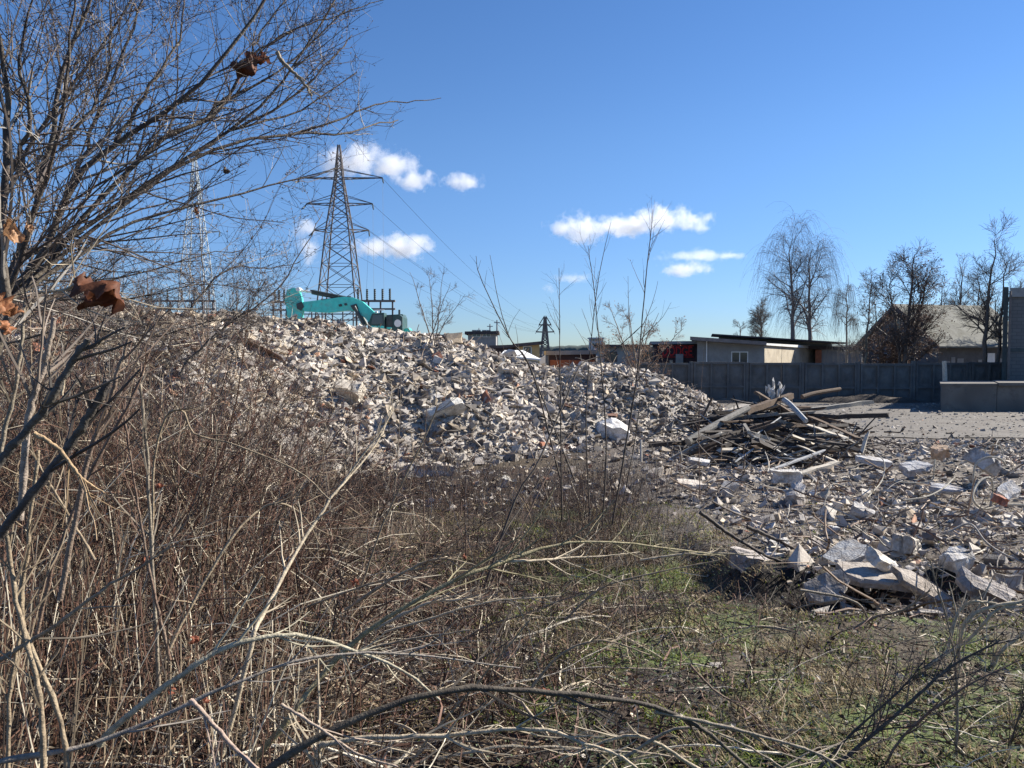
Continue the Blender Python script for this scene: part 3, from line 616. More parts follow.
# ---------------------------------------------------------------- concrete fence
FY = 45.0
def fence():
    root = empty('concrete_fence', (PX(636, FY), FY, 0), 'long dark grey concrete panel fence across the back of the yard', 'fence')
    H = ZP(362.5, FY); Wd = 3.05; a = Acc()
    box(a, 0.02, Wd-.02, 0, .08, 0, H)                              # slab
    n = 3; rib = .1
    for k in range(n+1): xx = .02+(Wd-.04-rib)*k/n; box(a, xx, xx+rib, -.11, -.001, .02, H-.02)
    for k in range(n):
        x0 = .02+(Wd-.04-rib)*k/n+rib+.002; x1 = .02+(Wd-.04-rib)*(k+1)/n-.002
        for z0, z1 in ((.02, .16), (.78, .9), (H-.14, H-.02)): box(a, x0, x1, -.10, -.001, z0, z1)
        xm = (x0+x1)/2; zm = (.9+H-.14)/2
        a.add([(x0+.12, -.001, zm-.45), (x1-.12, -.001, zm-.45), (x1-.12, -.001, zm+.45), (x0+.12, -.001, zm+.45), (xm-.1, -.05, zm-.12), (xm+.1, -.05, zm-.12), (xm+.1, -.05, zm+.12), (xm-.1, -.05, zm+.12)], BOXF[[1, 2, 3, 4, 5]])
    me = a.mesh('fence_panel', M_FENCE); b = Acc(); box(b, -.09, .09, -.1, .13, 0, H+.05); mp = b.mesh('fence_post', M_FENCE)
    N = 9
    for k in range(N):
        link('fence_panel', me, root, (k*3.25+.1, rng.normal(0, .01), rng.normal(0, .025)-.02), (rng.normal(0, .006), 0, 0))
    for k in range(N+1): link('fence_post', mp, root, (k*3.25, .03, rng.normal(0, .02)))
fence()
# low loading platform, its post, the building at the right edge
def platform():
    Y = 37.5; sk = PX(942, Y)/Y*.97; root = empty('loading_platform', (PX(942, Y), Y, 0), 'low grey concrete loading platform at the right end of the yard', 'platform'); H = ZP(383.5, Y)
    def box(a, x0, x1, y0, y1, z0, z1, c=None):      # the platform's ends run askew to its front
        a.add([(x0+y0*sk, y0, z0), (x1+y0*sk, y0, z0), (x1+y1*sk, y1, z0), (x0+y1*sk, y1, z0), (x0+y0*sk, y0, z1), (x1+y0*sk, y0, z1), (x1+y1*sk, y1, z1), (x0+y1*sk, y1, z1)], BOXF)
    a = Acc(); box(a, 0, 2.7, 0, 3.4, -.2, H-.1); box(a, 2.72, 9, .05, 3.4, -.2, H-.1); link('base', a.mesh('base', M_CONC), root)
    a = Acc(); box(a, -.06, 2.75, -.06, 3.5, H-.098, H, (1, 1, 1)); box(a, 2.77, 9.2, -.15, 3.5, H-.098, H+.04); link('deck', a.mesh('deck', M_CONC), root)
platform()
def post():
    Y = 41.3; a = Acc(); K = 5; p = resample([(0, 0, 0), (.02, 0, 1.3), (-.05, 0, ZP(361, Y))], K); p[:, 2] -= 0; tubes(a, p, np.linspace(.13, .11, K), 7, WC['pale'], cap=True)
    tag(link('wooden_post', a.mesh('wooden_post', M_WOOD, False), None, (PX(945, Y), Y, 0)), 'pale wooden post standing behind the left end of the loading platform', 'post')
post()
def right_building():
    Y = 42.6; x0 = PX(1007, Y); root = empty('block_building', (x0, Y, 0), 'tall grey block building behind the loading platform', 'building'); H = ZP(288, Y); Hc = ZP(297, Y); Hm = ZP(350, Y); sk = .70
    def box(a, x0, x1, y0, y1, z0, z1, c=None):
        a.add([(x0+y0*sk, y0, z0), (x1+y0*sk, y0, z0), (x1+y1*sk, y1, z0), (x0+y1*sk, y1, z0), (x0+y0*sk, y0, z1), (x1+y0*sk, y0, z1), (x1+y1*sk, y1, z1), (x0+y1*sk, y1, z1)], BOXF)
    a = Acc(); box(a, 0, 9, 0, 9, 0, Hm-.1); box(a, 0.01, 9, .01, 9, Hm+.1, Hc); link('wall', a.mesh('wall', M_BWALL), root)
    a = Acc(); box(a, -.02, 9, -.04, 9.02, Hm-.098, Hm+.098); link('floor_band', a.mesh('floor_band', M_DARK), root)
    a = Acc(); box(a, .06, 9.1, -.12, 9.1, Hc+.002, H); link('parapet', a.mesh('parapet', M_BLOCK), root)
    a = Acc(); box(a, -.28, -.03, -.12, .2, 0, H+.05); link('pilaster', a.mesh('pilaster', M_DARK), root)
    a = Acc(); tubes(a, np.array([(-.12, -.32, .1), (-.12, -.32, Hm), (-.12, -.32, H-.2)]), np.array([.06, .06, .06]), 6); link('drainpipe', a.mesh('drainpipe', M_DSTEEL), root)
right_building()

# ---------------------------------------------------------------- low workshop behind the fence
def roof_slab(acc, x0, x1, y0, y1, z0, z1, t):
    v = [(x0, y0, z0-t), (x1, y0, z1-t), (x1, y1, z1-t), (x0, y1, z0-t), (x0, y0, z0), (x1, y0, z1), (x1, y1, z1), (x0, y1, z0)]; acc.add(v, BOXF)
def window(root, x, z, w_, h, y=0, fr=M_WHITE, n=2):
    a = Acc(); t = .07; e = .04
    box(a, x, x+w_, y-e, y+.02, z, z+t); box(a, x, x+w_, y-e, y+.02, z+h-t, z+h)
    for k in range(n+1): xx = x+(w_-t)*k/n; box(a, xx, xx+t, y-e+.002, y+.018, z+t+.001, z+h-t-.001)
    o = link('window', a.mesh('window', fr), root)
    for k in range(n):
        b = Acc(); box(b, x+(w_-t)*k/n+t+.002, x+(w_-t)*(k+1)/n-.002, y-.018, y-.004, z+t+.002, z+h-t-.002); link('pane', b.mesh('pane', M_GLASS), o)
    return o
def workshop():
    Y = 54.0; x0 = PX(697, Y); X = lambda p: PX(p, Y)-x0; Z = lambda q: ZP(q, Y)
    SK[0] = x0/Y*1.02
    root = empty('workshop', (x0, Y, 0), 'long low workshop with a thin dark sloping roof behind the fence', 'building')
    a = Acc(); prism(a, [(0, 0), (X(764), 0), (X(764), Z(345.2)), (0, Z(341))], 0, 12); link('wall', a.mesh('wall', M_BLOCK), root)
    # the middle wing turns away to the right, so the sun grazes its wall
    ca, sa = math.cos(R(52)), math.sin(R(52)); xa = X(764)+.02; u8 = 832; rr_ = (u8-512)/F; L = (rr_*Y-(x0+xa))/(ca-rr_*sa); Ye = Y+L*sa; ze = ZP(347.3, Ye)
    def wing(x_, d_): return (xa+ca*x_+sa*d_, sa*x_-ca*d_)
    def wbox(a, q0, q1, d0, d1, zb0, zb1, zt0, zt1): p = [wing(q0, d0), wing(q1, d0), wing(q1, d1), wing(q0, d1)]; a.add([(p[0][0], p[0][1], zb0), (p[1][0], p[1][1], zb1), (p[2][0], p[2][1], zb1), (p[3][0], p[3][1], zb0), (p[0][0], p[0][1], zt0), (p[1][0], p[1][1], zt1), (p[2][0], p[2][1], zt1), (p[3][0], p[3][1], zt0)], BOXF)
    keep, SK[0] = SK[0], 0.0
    a = Acc(); wbox(a, 0, L, 0, -.4, 0, 0, Z(345), ze-.2); link('wall', a.mesh('wall', M_BEIGE), root)
    a = Acc(); wbox(a, -.2, L+.5, .12, -4, Z(345.2), ze-.24, Z(343.2), ze+.02); link('roof', a.mesh('roof', M_ROOFD), root)
    a = Acc(); wbox(a, -.2, L+.5, .16, .122, Z(345.2), ze-.24, Z(343.2), ze+.02); link('fascia', a.mesh('fascia', M_WHITE), root)
    a = Acc(); wbox(a, L*.80, L*.80+.9, .03, .003, 1.3, 1.3, 2.5, 2.5); link('window', a.mesh('window', M_FASC), root)
    SK[0] = keep
    a = Acc(); prism(a, [(X(836)+.003, 0), (X(884), 0), (X(884), Z(349.5)), (X(836)+.003, Z(347.8))], 7.5, 12); link('wall', a.mesh('wall', M_BLOCK), root)
    a = Acc(); roof_slab(a, X(690), X(765), -1.1, 13, Z(336.8), Z(341.8), .16); link('roof', a.mesh('roof', M_ROOFD), root)
    a = Acc(); roof_slab(a, X(690), X(764.8), -1.16, -1.102, Z(337), Z(341.9), .24); link('fascia', a.mesh('fascia', M_WOODF), root)
    a = Acc(); roof_slab(a, X(800), X(886), 7.2, 13, Z(344.6), Z(346.5), .24); link('roof', a.mesh('roof', M_ROOFD), root)
    a = Acc(); roof_slab(a, X(713), X(860), 5.5, 12, Z(331.8), Z(341.3), .12); link('upper_roof', a.mesh('upper_roof', M_ROOFD), root)
    a = Acc(); prism(a, [(X(722), Z(341)-.3), (X(850), Z(345)-.3), (X(850), Z(342)), (X(722), Z(334))], 7.6, 11.5); link('upper_wall', a.mesh('upper_wall', M_BLOCK), root)
    window(root, X(731), Z(366), X(748)-X(731), Z(351.5)-Z(366), 0)
    a = Acc(); box(a, X(831), X(838), 7.42, 7.495, .5, Z(349.5)); link('brick_infill', a.mesh('brick_infill', M_BRICK), root)
    a = Acc(); tubes(a, np.array([(X(706.5), -.1, 0), (X(706.5), -.1, Z(341))]), np.array([.05, .05]), 6); link('drainpipe', a.mesh('drainpipe', M_WHITE), root)
workshop(); SK[0] = 0.0
def sign_building():
    Y = 60.0; x0 = PX(597, Y); X = lambda p: PX(p, Y)-x0; Z = lambda q: ZP(q, Y)
    SK[0] = x0/Y+.06
    root = empty('garage_building', (x0, Y, 0), 'flat roofed dark garage building with a red lettered sign, left of the workshop', 'building')
    a = Acc(); box(a, X(654), X(698), 0, 10, 0, Z(344)); link('wall', a.mesh('wall', M_SIGNB), root)
    a = Acc(); box(a, 0, X(654)-.004, .4, 10, 0, Z(347)); link('wall', a.mesh('wall', M_BLOCK), root)
    a = Acc(); roof_slab(a, X(650), X(699), -.5, 10.4, Z(341.5), Z(341), .22); link('roof', a.mesh('roof', M_BLOCK), root)
    a = Acc(); roof_slab(a, -.3, X(650)-.01, -.1, 10.4, Z(344.5), Z(344.6), .2); link('roof', a.mesh('roof', M_ROOFD), root)
    for p in (604, 640): window(root, X(p), Z(362), 1.0, .8, .4, M_FASC, 2)
    s = Acc(); box(s, X(660), X(693), -.09, -.03, Z(356.5), Z(345)); so_ = link('sign', s.mesh('sign', M_SIGNB), root)
    s = Acc(); box(s, X(659.5), X(693.5), -.1, -.092, Z(357.3), Z(356.6)); box(s, X(659.5), X(693.5), -.1, -.092, Z(346.2), Z(345.5)); link('sign_stripe', s.mesh('sign_stripe', M_RED), so_)
    cu = bpy.data.curves.new('lettering', 'FONT'); cu.body = 'DODGE'; cu.size = (Z(346.5)-Z(356))*1.36; cu.extrude = .02; cu.offset = .018; cu.space_character = 1.0
    tmp = bpy.data.objects.new('tmp', cu); COL.objects.link(tmp); dg = bpy.context.evaluated_depsgraph_get(); me = bpy.data.meshes.new_from_object(tmp.evaluated_get(dg)); bpy.data.objects.remove(tmp)
    me.materials.clear(); me.materials.append(M_RED); xs = [v.co.x for v in me.vertices]; k = (X(691.5)-X(662))/(max(xs)-min(xs))
    for v in me.vertices: v.co.x = (v.co.x-min(xs))*k
    link('lettering', me, so_, (X(662), -.12, Z(355.6)), (math.pi/2, 0, 0))
    a = Acc(); box(a, X(675.5), X(683), -.25, -.11, Z(363), Z(354)); link('grey_panel', a.mesh('grey_panel', M_BLOCK), root)
    a = Acc(); box(a, X(669.5), X(672.5), -.06, -.005, Z(363), Z(360)); link('lit_window', a.mesh('lit_window', M_BEIGE), root)
sign_building(); SK[0] = 0.0
def simple_building(name, label, Y, x0p, x1p, ytop0, ytop1, mw, mr, over=.3, depth=8, t=.25, wins=(), band=None):
    x0 = PX(x0p, Y); X = lambda p: PX(p, Y)-x0; Z = lambda q: ZP(q, Y)
    root = empty(name, (x0, Y, 0), label, 'building')
    a = Acc(); prism(a, [(0, 0), (X(x1p), 0), (X(x1p), Z(ytop1)-t), (0, Z(ytop0)-t)], 0, depth); link('wall', a.mesh('wall', mw), root)
    a = Acc(); roof_slab(a, -over, X(x1p)+over, -over*1.5, depth+over, Z(ytop0), Z(ytop1), t); link('roof', a.mesh('roof', mr), root)
    for (wx, wy, ww, wh, n) in wins: window(root, X(wx), Z(wy), ww, wh, 0, M_WHITE, n)
    if band: a = Acc(); box(a, .1, X(x1p)-.1, -.05, -.003, Z(band[1]), Z(band[0])); link('wall_band', a.mesh('wall_band', band[2]), root)
    return root
simple_building('shed', 'ochre shed with a rising single pitch roof beyond the mound', 62, 517, 539.5, 344, 341, M_YELLOW, M_FASC, .35, 7, .25, [(523, 356, .7, .8, 1)])
simple_building('shed', 'low shed with dark upper wall left of the ochre shed', 63.5, 492, 516, 345.5, 344.5, M_SIGNB, M_FASC, .2, 5)
def whiteroof():
    Y = 52.0; x0 = PX(500, Y); X = lambda p: PX(p, Y)-x0; Z = lambda q: ZP(q, Y)
    root = empty('lean_to', (x0, Y, 0), 'lean-to with a bright white sloping roof before the ochre shed', 'building')
    v = [(0, 0, Z(355)), (X(541), 0, Z(359)), (X(524), 4, Z(350)), (X(504), 4, Z(350))]; v = [(p[0], p[1], p[2]-.1) for p in v]+v
    a = Acc(); a.add(v, BOXF); link('roof', a.mesh('roof', M_WHITE), root)
    a = Acc(); prism(a, [(.3, 0), (X(538), 0), (X(538), Z(359)-.14), (.3, Z(355.5)-.12)], .3, 1.2); link('wall', a.mesh('wall', M_BLOCK), root)
whiteroof()
simple_building('long_shed', 'long low shed with a pale flat roof and brick red base wall', 66, 549, 596, 351, 350, M_SIGNB, M_BLOCK, .3, 7, .35, (), (360, 368, M_BRICK))
simple_building('apartment_block', 'distant pale grey apartment block on the skyline behind the long shed', 600, 590.5, 603, 337.5, 337.5, M_HAZEB, M_HAZEB, 1, 14, 1, [(592, 341, 2, 1.6, 1), (595, 341, 2, 1.6, 1), (598, 341, 2, 1.6, 1), (592, 345, 2, 1.6, 1), (595, 345, 2, 1.6, 1), (598, 345, 2, 1.6, 1)])
simple_building('distant_hall', 'grey hall on the skyline just right of the mound crest', 130, 468, 496, 331.5, 331, M_BLOCK, M_ROOFD, .5, 10, .5, [(472, 337, 1.5, 1.2, 2), (482, 337, 1.5, 1.2, 2)])

# ---------------------------------------------------------------- house with the pale slate roof
def house():
    Y = 58.0; Wg, L = 8.2, 9.0; He = ZP(342.5, Y); Hr = ZP(305.5, Y+4); rz = R(15)
    root = empty('gabled_house', (PX(938, Y), Y, 0), 'old gabled house with a pale slate roof behind the fence at right', 'house', rz=rz)
    a = Acc(); v = []
    for x_ in (0, .3): v += [(x_, 0, 0), (x_, Wg, 0), (x_, Wg, He), (x_, Wg/2, Hr-.12), (x_, 0, He)]
    a.add(v, [(0, 4, 9, 5), (4, 3, 8, 9), (3, 2, 7, 8), (2, 1, 6, 7), (0, 5, 6, 1)]); a.f[3].append(np.array([(0, 1, 2), (0, 2, 3), (0, 3, 4), (5, 7, 6), (5, 8, 7), (5, 9, 8)]))
    gw = link('gable_wall', a.mesh('gable_wall', M_GABLE), root)
    a = Acc(); box(a, .302, L, .02, .3, 0, He-.05); link('side_wall', a.mesh('side_wall', M_GABLE), root)
    sl_ = (Hr-He)/(Wg/2)
    for s_ in (0, 1):
        y0, y1 = (-.55, Wg/2) if not s_ else (Wg/2+.002, Wg+.55); z0, z1 = (He-.55*sl_, Hr) if not s_ else (Hr, He-.55*sl_)
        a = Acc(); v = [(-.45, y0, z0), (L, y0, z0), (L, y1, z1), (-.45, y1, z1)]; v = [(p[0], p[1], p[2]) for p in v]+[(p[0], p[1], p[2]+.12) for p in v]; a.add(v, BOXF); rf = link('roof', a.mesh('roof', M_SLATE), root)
        a = Acc(); v = [(-.5, y0, z0-.22), (-.452, y0, z0-.22), (-.452, y1, z1-.22), (-.5, y1, z1-.22)]; v = v+[(p[0], p[1], p[2]+.36) for p in v]; a.add(v, BOXF); link('roof_verge', a.mesh('roof_verge', M_FASC), rf)
    for x_, w_, z_ in ((.6, .5, .9), (1.2, .35, 1.2), (1.75, .6, 1.1), (2.9, .4, .8), (3.7, .5, 1.0), (4.6, .7, 1.5), (5.8, .6, 1.1)):
        a = Acc(); box(a, x_, x_+w_, -.02, .015, He-2.3, He-2.3+z_); link('plaster_patch', a.mesh('plaster_patch', M_WHITE if w_ > .65 else M_BLOCK), root)
    a = Acc(); box(a, -.03, -.004, Wg/2-.2, Wg/2+.2, He+1.0, He+1.9); link('gable_window', a.mesh('gable_window', M_GLASS), gw)
    a = Acc(); box(a, -.05, -.004, 5.2, 6.3, He-1.9, He-.8); wf = link('window', a.mesh('window', M_WHITE), root)
    for q in (5.28, 5.79): a = Acc(); box(a, -.06, -.052, q, q+.43, He-1.82, He-.88); link('pane', a.mesh('pane', M_GLASS), wf)
house()

# ---------------------------------------------------------------- wooded ridge on the skyline
def ridge():
    a = Acc(); xs = np.linspace(-1500, 1500, 600); h = 9+7*vnoise(xs*.004, xs*0, 3)+3*vnoise(xs*.05, xs*0, 4)+2.2*vnoise(xs*.3, xs*0, 8); n = len(xs); V = []
    for dy, k in ((0, 0), (3, .75), (40, 1), (300, .9)): V += [(x_, 1150+dy, -1+k*h_) for x_, h_ in zip(xs, h)]
    Q = [(r_*n+i, r_*n+i+1, (r_+1)*n+i+1, (r_+1)*n+i) for r_ in range(3) for i in range(n-1)]
    a.add(V, Q); tag(link('wooded_ridge', a.mesh('wooded_ridge', M_HILL, True)), 'low distant wooded ridge along the skyline', kind='structure')
ridge()

# ---------------------------------------------------------------- pylons and substation
def pylon(px, Y, ytop, ybase_w, arms, m, label, wtop=.6, thick=.16, waist=None, zbase=0):
    x0 = PX(px, Y); H = ZP(ytop, Y); root = empty('electricity_pylon', (x0, Y, 0), label, 'pylon'); k = Y/F
    W = lambda z: np.interp(z, waist[0], waist[1])/2          # half width at height
    for sx in (-1, 1):
        for sy in (-1, 1):
            a = Acc(); zz = [z for z in waist[0]]
            for z0, z1 in zip(zz[:-1], zz[1:]): beam(a, (sx*W(z0), sy*W(z0), z0), (sx*W(z1), sy*W(z1), z1), thick*1.3)
            link('leg', a.mesh('leg', m), root)
    a = Acc(); z = 0.; lv = []
    while z < H*.93: lv.append(z); z += max(W(z)*1.25, H*.024)
    lv.append(H*.95)
    for z0, z1 in zip(lv[:-1], lv[1:]):
        w0, w1 = W(z0), W(z1)
        for c0, c1 in (((-1, -1), (1, -1)), ((1, -1), (1, 1)), ((1, 1), (-1, 1)), ((-1, 1), (-1, -1))):
            beam(a, (c0[0]*w0, c0[1]*w0, z0), (c1[0]*w1, c1[1]*w1, z1), thick*.6); beam(a, (c1[0]*w0, c1[1]*w0, z0), (c0[0]*w1, c0[1]*w1, z1), thick*.6)
            beam(a, (c0[0]*w1, c0[1]*w1, z1), (c1[0]*w1, c1[1]*w1, z1), thick*.55)
    link('lattice', a.mesh('lattice', m), root)
    tips = []
    for (yl, xl, xr, dp) in arms:
        z = ZP(yl, Y); wz = W(z)
        for s, xe in ((-1, (xl-px)*k), (1, (xr-px)*k)):
            a = Acc()
            for sy in (-1, 1):
                beam(a, (s*wz, sy*wz, z), (xe, 0, z+.1), thick*.9); beam(a, (s*W(z+dp), sy*W(z+dp), z+dp), (xe, 0, z+.15), thick*.6)
            L = abs(xe)-wz; q = max(2, int(L/1.2))
            for i in range(q):
                f0, f1 = i/q, (i+1)/q; beam(a, (s*wz+(xe-s*wz)*f0, -wz*(1-f0), z), (s*wz+(xe-s*wz)*f1, wz*(1-f1), z), thick*.45)
            link('cross_arm', a.mesh('cross_arm', m), root)
            b = Acc(); tubes(b, np.array([(xe, 0, z), (xe+s*.2, -.8, z-.7), (xe+s*.4, -1.5, z-1.1)]), np.array([.1, .13, .08]), 6); link('insulator', b.mesh('insulator', M_DARK), root)
            tips.append((x0+xe, Y, z))
    return tips
Y1 = 132.0; h1 = ZP(145, Y1); k1 = Y1/F
T1 = pylon(341, Y1, 145, 0, [(178.5, 302, 384, 1.5), (204.5, 308, 374, 1.4), (231, 315, 370, 1.4)], M_DSTEEL, 'tall dark lattice pylon with three pairs of arms above the excavator',
      waist=([0, ZP(233, Y1), ZP(180, Y1), h1], [50*k1, 23*k1, 8*k1, .3]), thick=.16)
Y2 = 150.0; k2 = Y2/F
T2 = pylon(198, Y2, 160, 0, [(205, 172, 226, 2.5), (232, 176, 222, 2.5)], M_PSTEEL, 'pale lattice pylon seen through the twigs on the left',
      waist=([0, ZP(260, Y2), ZP(200, Y2), ZP(160, Y2)], [34*k2, 20*k2, 9*k2, .5]), thick=.13)
Y3 = 420.0
T3 = pylon(545, Y3, 317, 0, [(325, 539, 551, 5), (332, 536, 554, 5)], M_DSTEEL, 'small far pylon on the skyline beyond the ochre shed',
      waist=([0, ZP(333, Y3), ZP(317, Y3)], [9*Y3/F, 4*Y3/F, .6]), thick=.75)
def mast(px, Y, yt, label, th=.35):
    H = ZP(yt, Y); a = Acc(); tubes(a, np.array([(0, 0, 0), (0, 0, H*.6), (0, 0, H)]), np.array([th, th*.8, th*.5]), 6)
    box(a, -2.2*th, 2.2*th, -.1, .1, H*.93, H*.95); o = link('mast', a.mesh('mast', M_STEEL), None, (PX(px, Y), Y, 0)); tag(o, label, 'mast')
mast(497, 200, 320, 'thin grey mast left of the far pylon'); mast(490, 205, 324, 'shorter thin grey mast beside the thin grey mast')
mast(479, 210, 328, 'shortest far mast above the grey hall', .25)
def wires():
    def wire(A_, B_, sag, r_=.02):
        t = np.linspace(0, 1, 24)[:, None]; p = np.array(A_)*(1-t)+np.array(B_)*t; p[:, 2] -= sag*4*t[:, 0]*(1-t[:, 0]); return p, np.full(24, r_)
    AN = ['upper left', 'upper right', 'middle left', 'middle right', 'lower left', 'lower right']
    for i, tp in enumerate(T1):
        s = 1 if i % 2 else -1
        a = Acc(); p, r_ = wire(tp, T3[min(i, 3)], 5, .028); O = p[0].copy(); tubes(a, p-O, r_, 3)
        tag(link('power_line', a.mesh('power_line', M_DARK), None, tuple(O)), AN[i]+' power line from the dark pylon to the small far pylon', 'power line', 'power lines from the tall dark pylon to the far one')
        a = Acc(); p, r_ = wire(tp, T2[min(i, 3)], 4); O = p[0].copy(); tubes(a, p-O, r_, 3)
        tag(link('power_line', a.mesh('power_line', M_DARK), None, tuple(O)), AN[i]+' power line from the dark pylon to the pale pylon', 'power line', 'power lines between the two large pylons')
    for i, (tp, q) in enumerate(((T1[1], (384, 298)), (T1[3], (374, 298)), (T1[5], (366, 298)))):
        a = Acc(); p, r_ = wire(tp, P(q[0], q[1], Y1-12), .6); O = p[0].copy(); tubes(a, p-O, r_*.9, 3)
        tag(link('power_line', a.mesh('power_line', M_DARK), None, tuple(O)), ['outermost', 'middle', 'innermost'][i]+' drop wire from the dark pylon down to the substation rack', 'power line', 'drop wires to the substation rack')
wires()
def substation(px0, px1, Y, yt, label):
    x0 = PX(px0, Y); k = Y/F; root = empty('substation_rack', (x0, Y, 0), label, 'substation'); W = (px1-px0)*k; zt = ZP(yt+13, Y); zz = ZP(yt+21, Y)
    n = 4
    for i in range(n): a = Acc(); box(a, W*i/(n-1)-.12, W*i/(n-1)+.12, -.12, .12, 0, zt-.16); link('column', a.mesh('column', M_DSTEEL), root)
    for z, d in ((zt, .15), (zz, .12), (ZP(yt+30, Y), .1)): a = Acc(); box(a, -.4, W+.4, -.3, .3, z-d, z+d); link('crossbeam', a.mesh('crossbeam', M_DSTEEL), root)
    ins = Acc(); H = 11*k; K = 12; p = np.zeros((K, 3)); p[:, 2] = np.linspace(0, H, K); tubes(ins, p, np.where(np.arange(K) % 2, .2, .11), 8, cap=True); me = ins.mesh('insulator', M_DARK)
    for i in range(5): link('insulator', me, root, (W*(.06+i*.22), rng.normal(0, .3), zt+.15))
substation(357, 393, 118, 288, 'dark steel substation rack with post insulators right of the pylon foot')
substation(274, 297, 121, 289, 'dark steel substation rack with post insulators left of the excavator arm')
substation(150, 214, 128, 288, 'steel substation rack hidden by twigs at the foot of the pale pylon')
def gantry():
    Y = 110.; root = empty('steel_gantry', (PX(302, Y), Y, 0), 'low dark steel gantry of crossed bars seen under the excavator boom', 'gantry'); k = Y/F; W = 62*k
    for i in range(7): a = Acc(); box(a, W*i/6-.08, W*i/6+.08, -.08, .08, 0, ZP(303, Y)-.1); link('column', a.mesh('column', M_DSTEEL), root)
    for q in (303, 308, 314, 320): a = Acc(); z = ZP(q, Y); box(a, -.3, W+.3, .09, .2, z-.08, z+.08); link('crossbeam', a.mesh('crossbeam', M_DSTEEL), root)
gantry()

# ---------------------------------------------------------------- excavator
def excavator():
    Y = 50.; cx = 386; k = Y/F; zb = 2.1; x0 = PX(cx, Y); E = lambda p, q: ((p-cx)*k, ZP(q, Y)-zb)
    root = empty('excavator', (x0, Y, zb), 'teal excavator with its arm folded, working on top of the rubble mound', 'excavator')
    def pris(name, pts, y0, y1, m, par=root, c=None): a = Acc(); prism(a, [E(*p) for p in pts], y0, y1); return link(name, a.mesh(name, m), par)
    boom = pris('boom', [(376, 329), (367, 319), (359, 312.5), (350, 310.5), (330, 313), (306, 311.5), (302.5, 307), (305, 302.2), (328, 299.5), (345, 297), (354, 297.5), (364, 302), (375, 312), (385, 320), (384, 329)], -.28, .28, M_TEAL)
    pris('boom_lug', [(352, 306), (358, 304), (360, 309), (355, 311)], -.36, -.29, M_DARK, boom); pris('boom_lug', [(340, 305), (343, 304), (344, 306.5), (341, 307)], -.33, -.29, M_DARK, boom); pris('boom_lug', [(345.5, 304), (348, 303.2), (349, 305.4), (346.5, 306)], -.33, -.29, M_DARK, boom)
    st = pris('stick', [(289, 290), (295, 288), (300, 289), (303, 298), (304.5, 310), (302, 322), (297, 330), (289, 330), (288.5, 312), (286.5, 300)], -.22, .22, M_TEAL)
    pris('pivot_plate', [(298.5, 304), (304, 302), (306, 307), (303, 311), (299, 309)], -.34, -.23, M_DARK, st)
    def cyl(name, p, q, r_, m, y_=0): a = Acc(); A_, B_ = E(*p), E(*q); tubes(a, np.array([(A_[0], y_, A_[1]), ((A_[0]+B_[0])/2, y_, (A_[1]+B_[1])/2), (B_[0], y_, B_[1])]), np.array([r_]*3), 10, None, cap=True); return link(name, a.mesh(name, m), root)
    cyl('piston_rod', (298, 290), (314, 292.5), .075, M_WHITE); cyl('hydraulic_cylinder', (313, 292), (346, 298.5), .16, M_DARK); cyl('hydraulic_hose', (312, 290.5), (340, 296), .05, M_DARK, -.2)
    for s in (-.42, .42): cyl('hydraulic_cylinder', (356, 307), (366, 325), .12, M_DARK, s)
    cyl('bucket_cylinder', (289, 296), (287.5, 322), .11, M_DARK)
    bk = Acc(); prism(bk, [E(*p) for p in ((287, 322), (296, 323), (300, 331), (296, 342), (284, 344), (280, 336))], -.65, .65); link('bucket', bk.mesh('bucket', M_DARK), root)
    ra = E(300, 289.7); a = Acc(); tubes(a, np.array([(ra[0], -.3, ra[1]), (ra[0], 0, ra[1]), (ra[0], .3, ra[1])]), np.array([.14]*3), 10, cap=True); link('pin', a.mesh('pin', M_WHITE), root)
    M_CAB = mat('dark_teal_paint', (.035, .085, .08), rough=.45, nscale=3, var=.3, bump=0, tint=(.09, .085, .075), tscale=3, tamt=.5)
    # superstructure seen from its left rear: cab, engine house, counterweight
    pris('engine_house', [(376, 331), (376, 318), (380, 315.4), (403, 314.2), (404.5, 318), (404.5, 331)], -.1, 1.5, M_CAB)
    cw = pris('counterweight', [(396, 332), (396, 315.6), (402.5, 315.4), (405.5, 318), (405.5, 332)], -1.3, -.12, M_CAB)
    cb = pris('cab', [(374, 331), (373.6, 322), (376.5, 314.6), (388, 313.8), (389, 331)], -1.45, -.4, M_CAB)
    pris('cab_window', [(375.5, 325), (377.6, 316.3), (386.5, 315.6), (387, 325)], -1.47, -1.452, M_GLASS, cb)
    pris('roof_lamp', [(378, 313.7), (380.5, 313.4), (380.5, 312.2), (378, 312.5)], -1.1, -.8, M_WHITE, cb)
    pris('engine_panel', [(389.6, 330), (389.6, 316.5), (395.6, 316.2), (395.6, 330)], -1.2, -.14, M_DARK)
    c0 = E(401, 324); a = Acc(); an = np.linspace(0, 2*np.pi, 17)[:-1]; v = [(c0[0]+.22*math.cos(t), -1.33, c0[1]+.24*math.sin(t)) for t in an]+[(c0[0]+.22*math.cos(t), -1.305, c0[1]+.24*math.sin(t)) for t in an]+[(c0[0], -1.335, c0[1])]
    a.add(v, [(i, (i+1) % 16, (i+1) % 16+16, i+16) for i in range(16)]); a.add(v, [((i+1) % 16, i, 32) for i in range(16)]); link('warning_disc', a.mesh('warning_disc', M_WHITE), cw)
    pris('side_stripe', [(390, 329.5), (390, 327.8), (395.4, 327.8), (395.4, 329.5)], -1.24, -1.205, M_TEAL); pris('cab_stripe', [(375, 329), (375.2, 326.6), (388, 326.6), (388.2, 329)], -1.48, -1.455, M_TEAL, cb)
    for q, w_ in ((-.2, 0), (-.12, .6)): cyl('hydraulic_hose', (322, 300.5-w_), (352, 297.2-w_), .035, M_RUBBER, q)
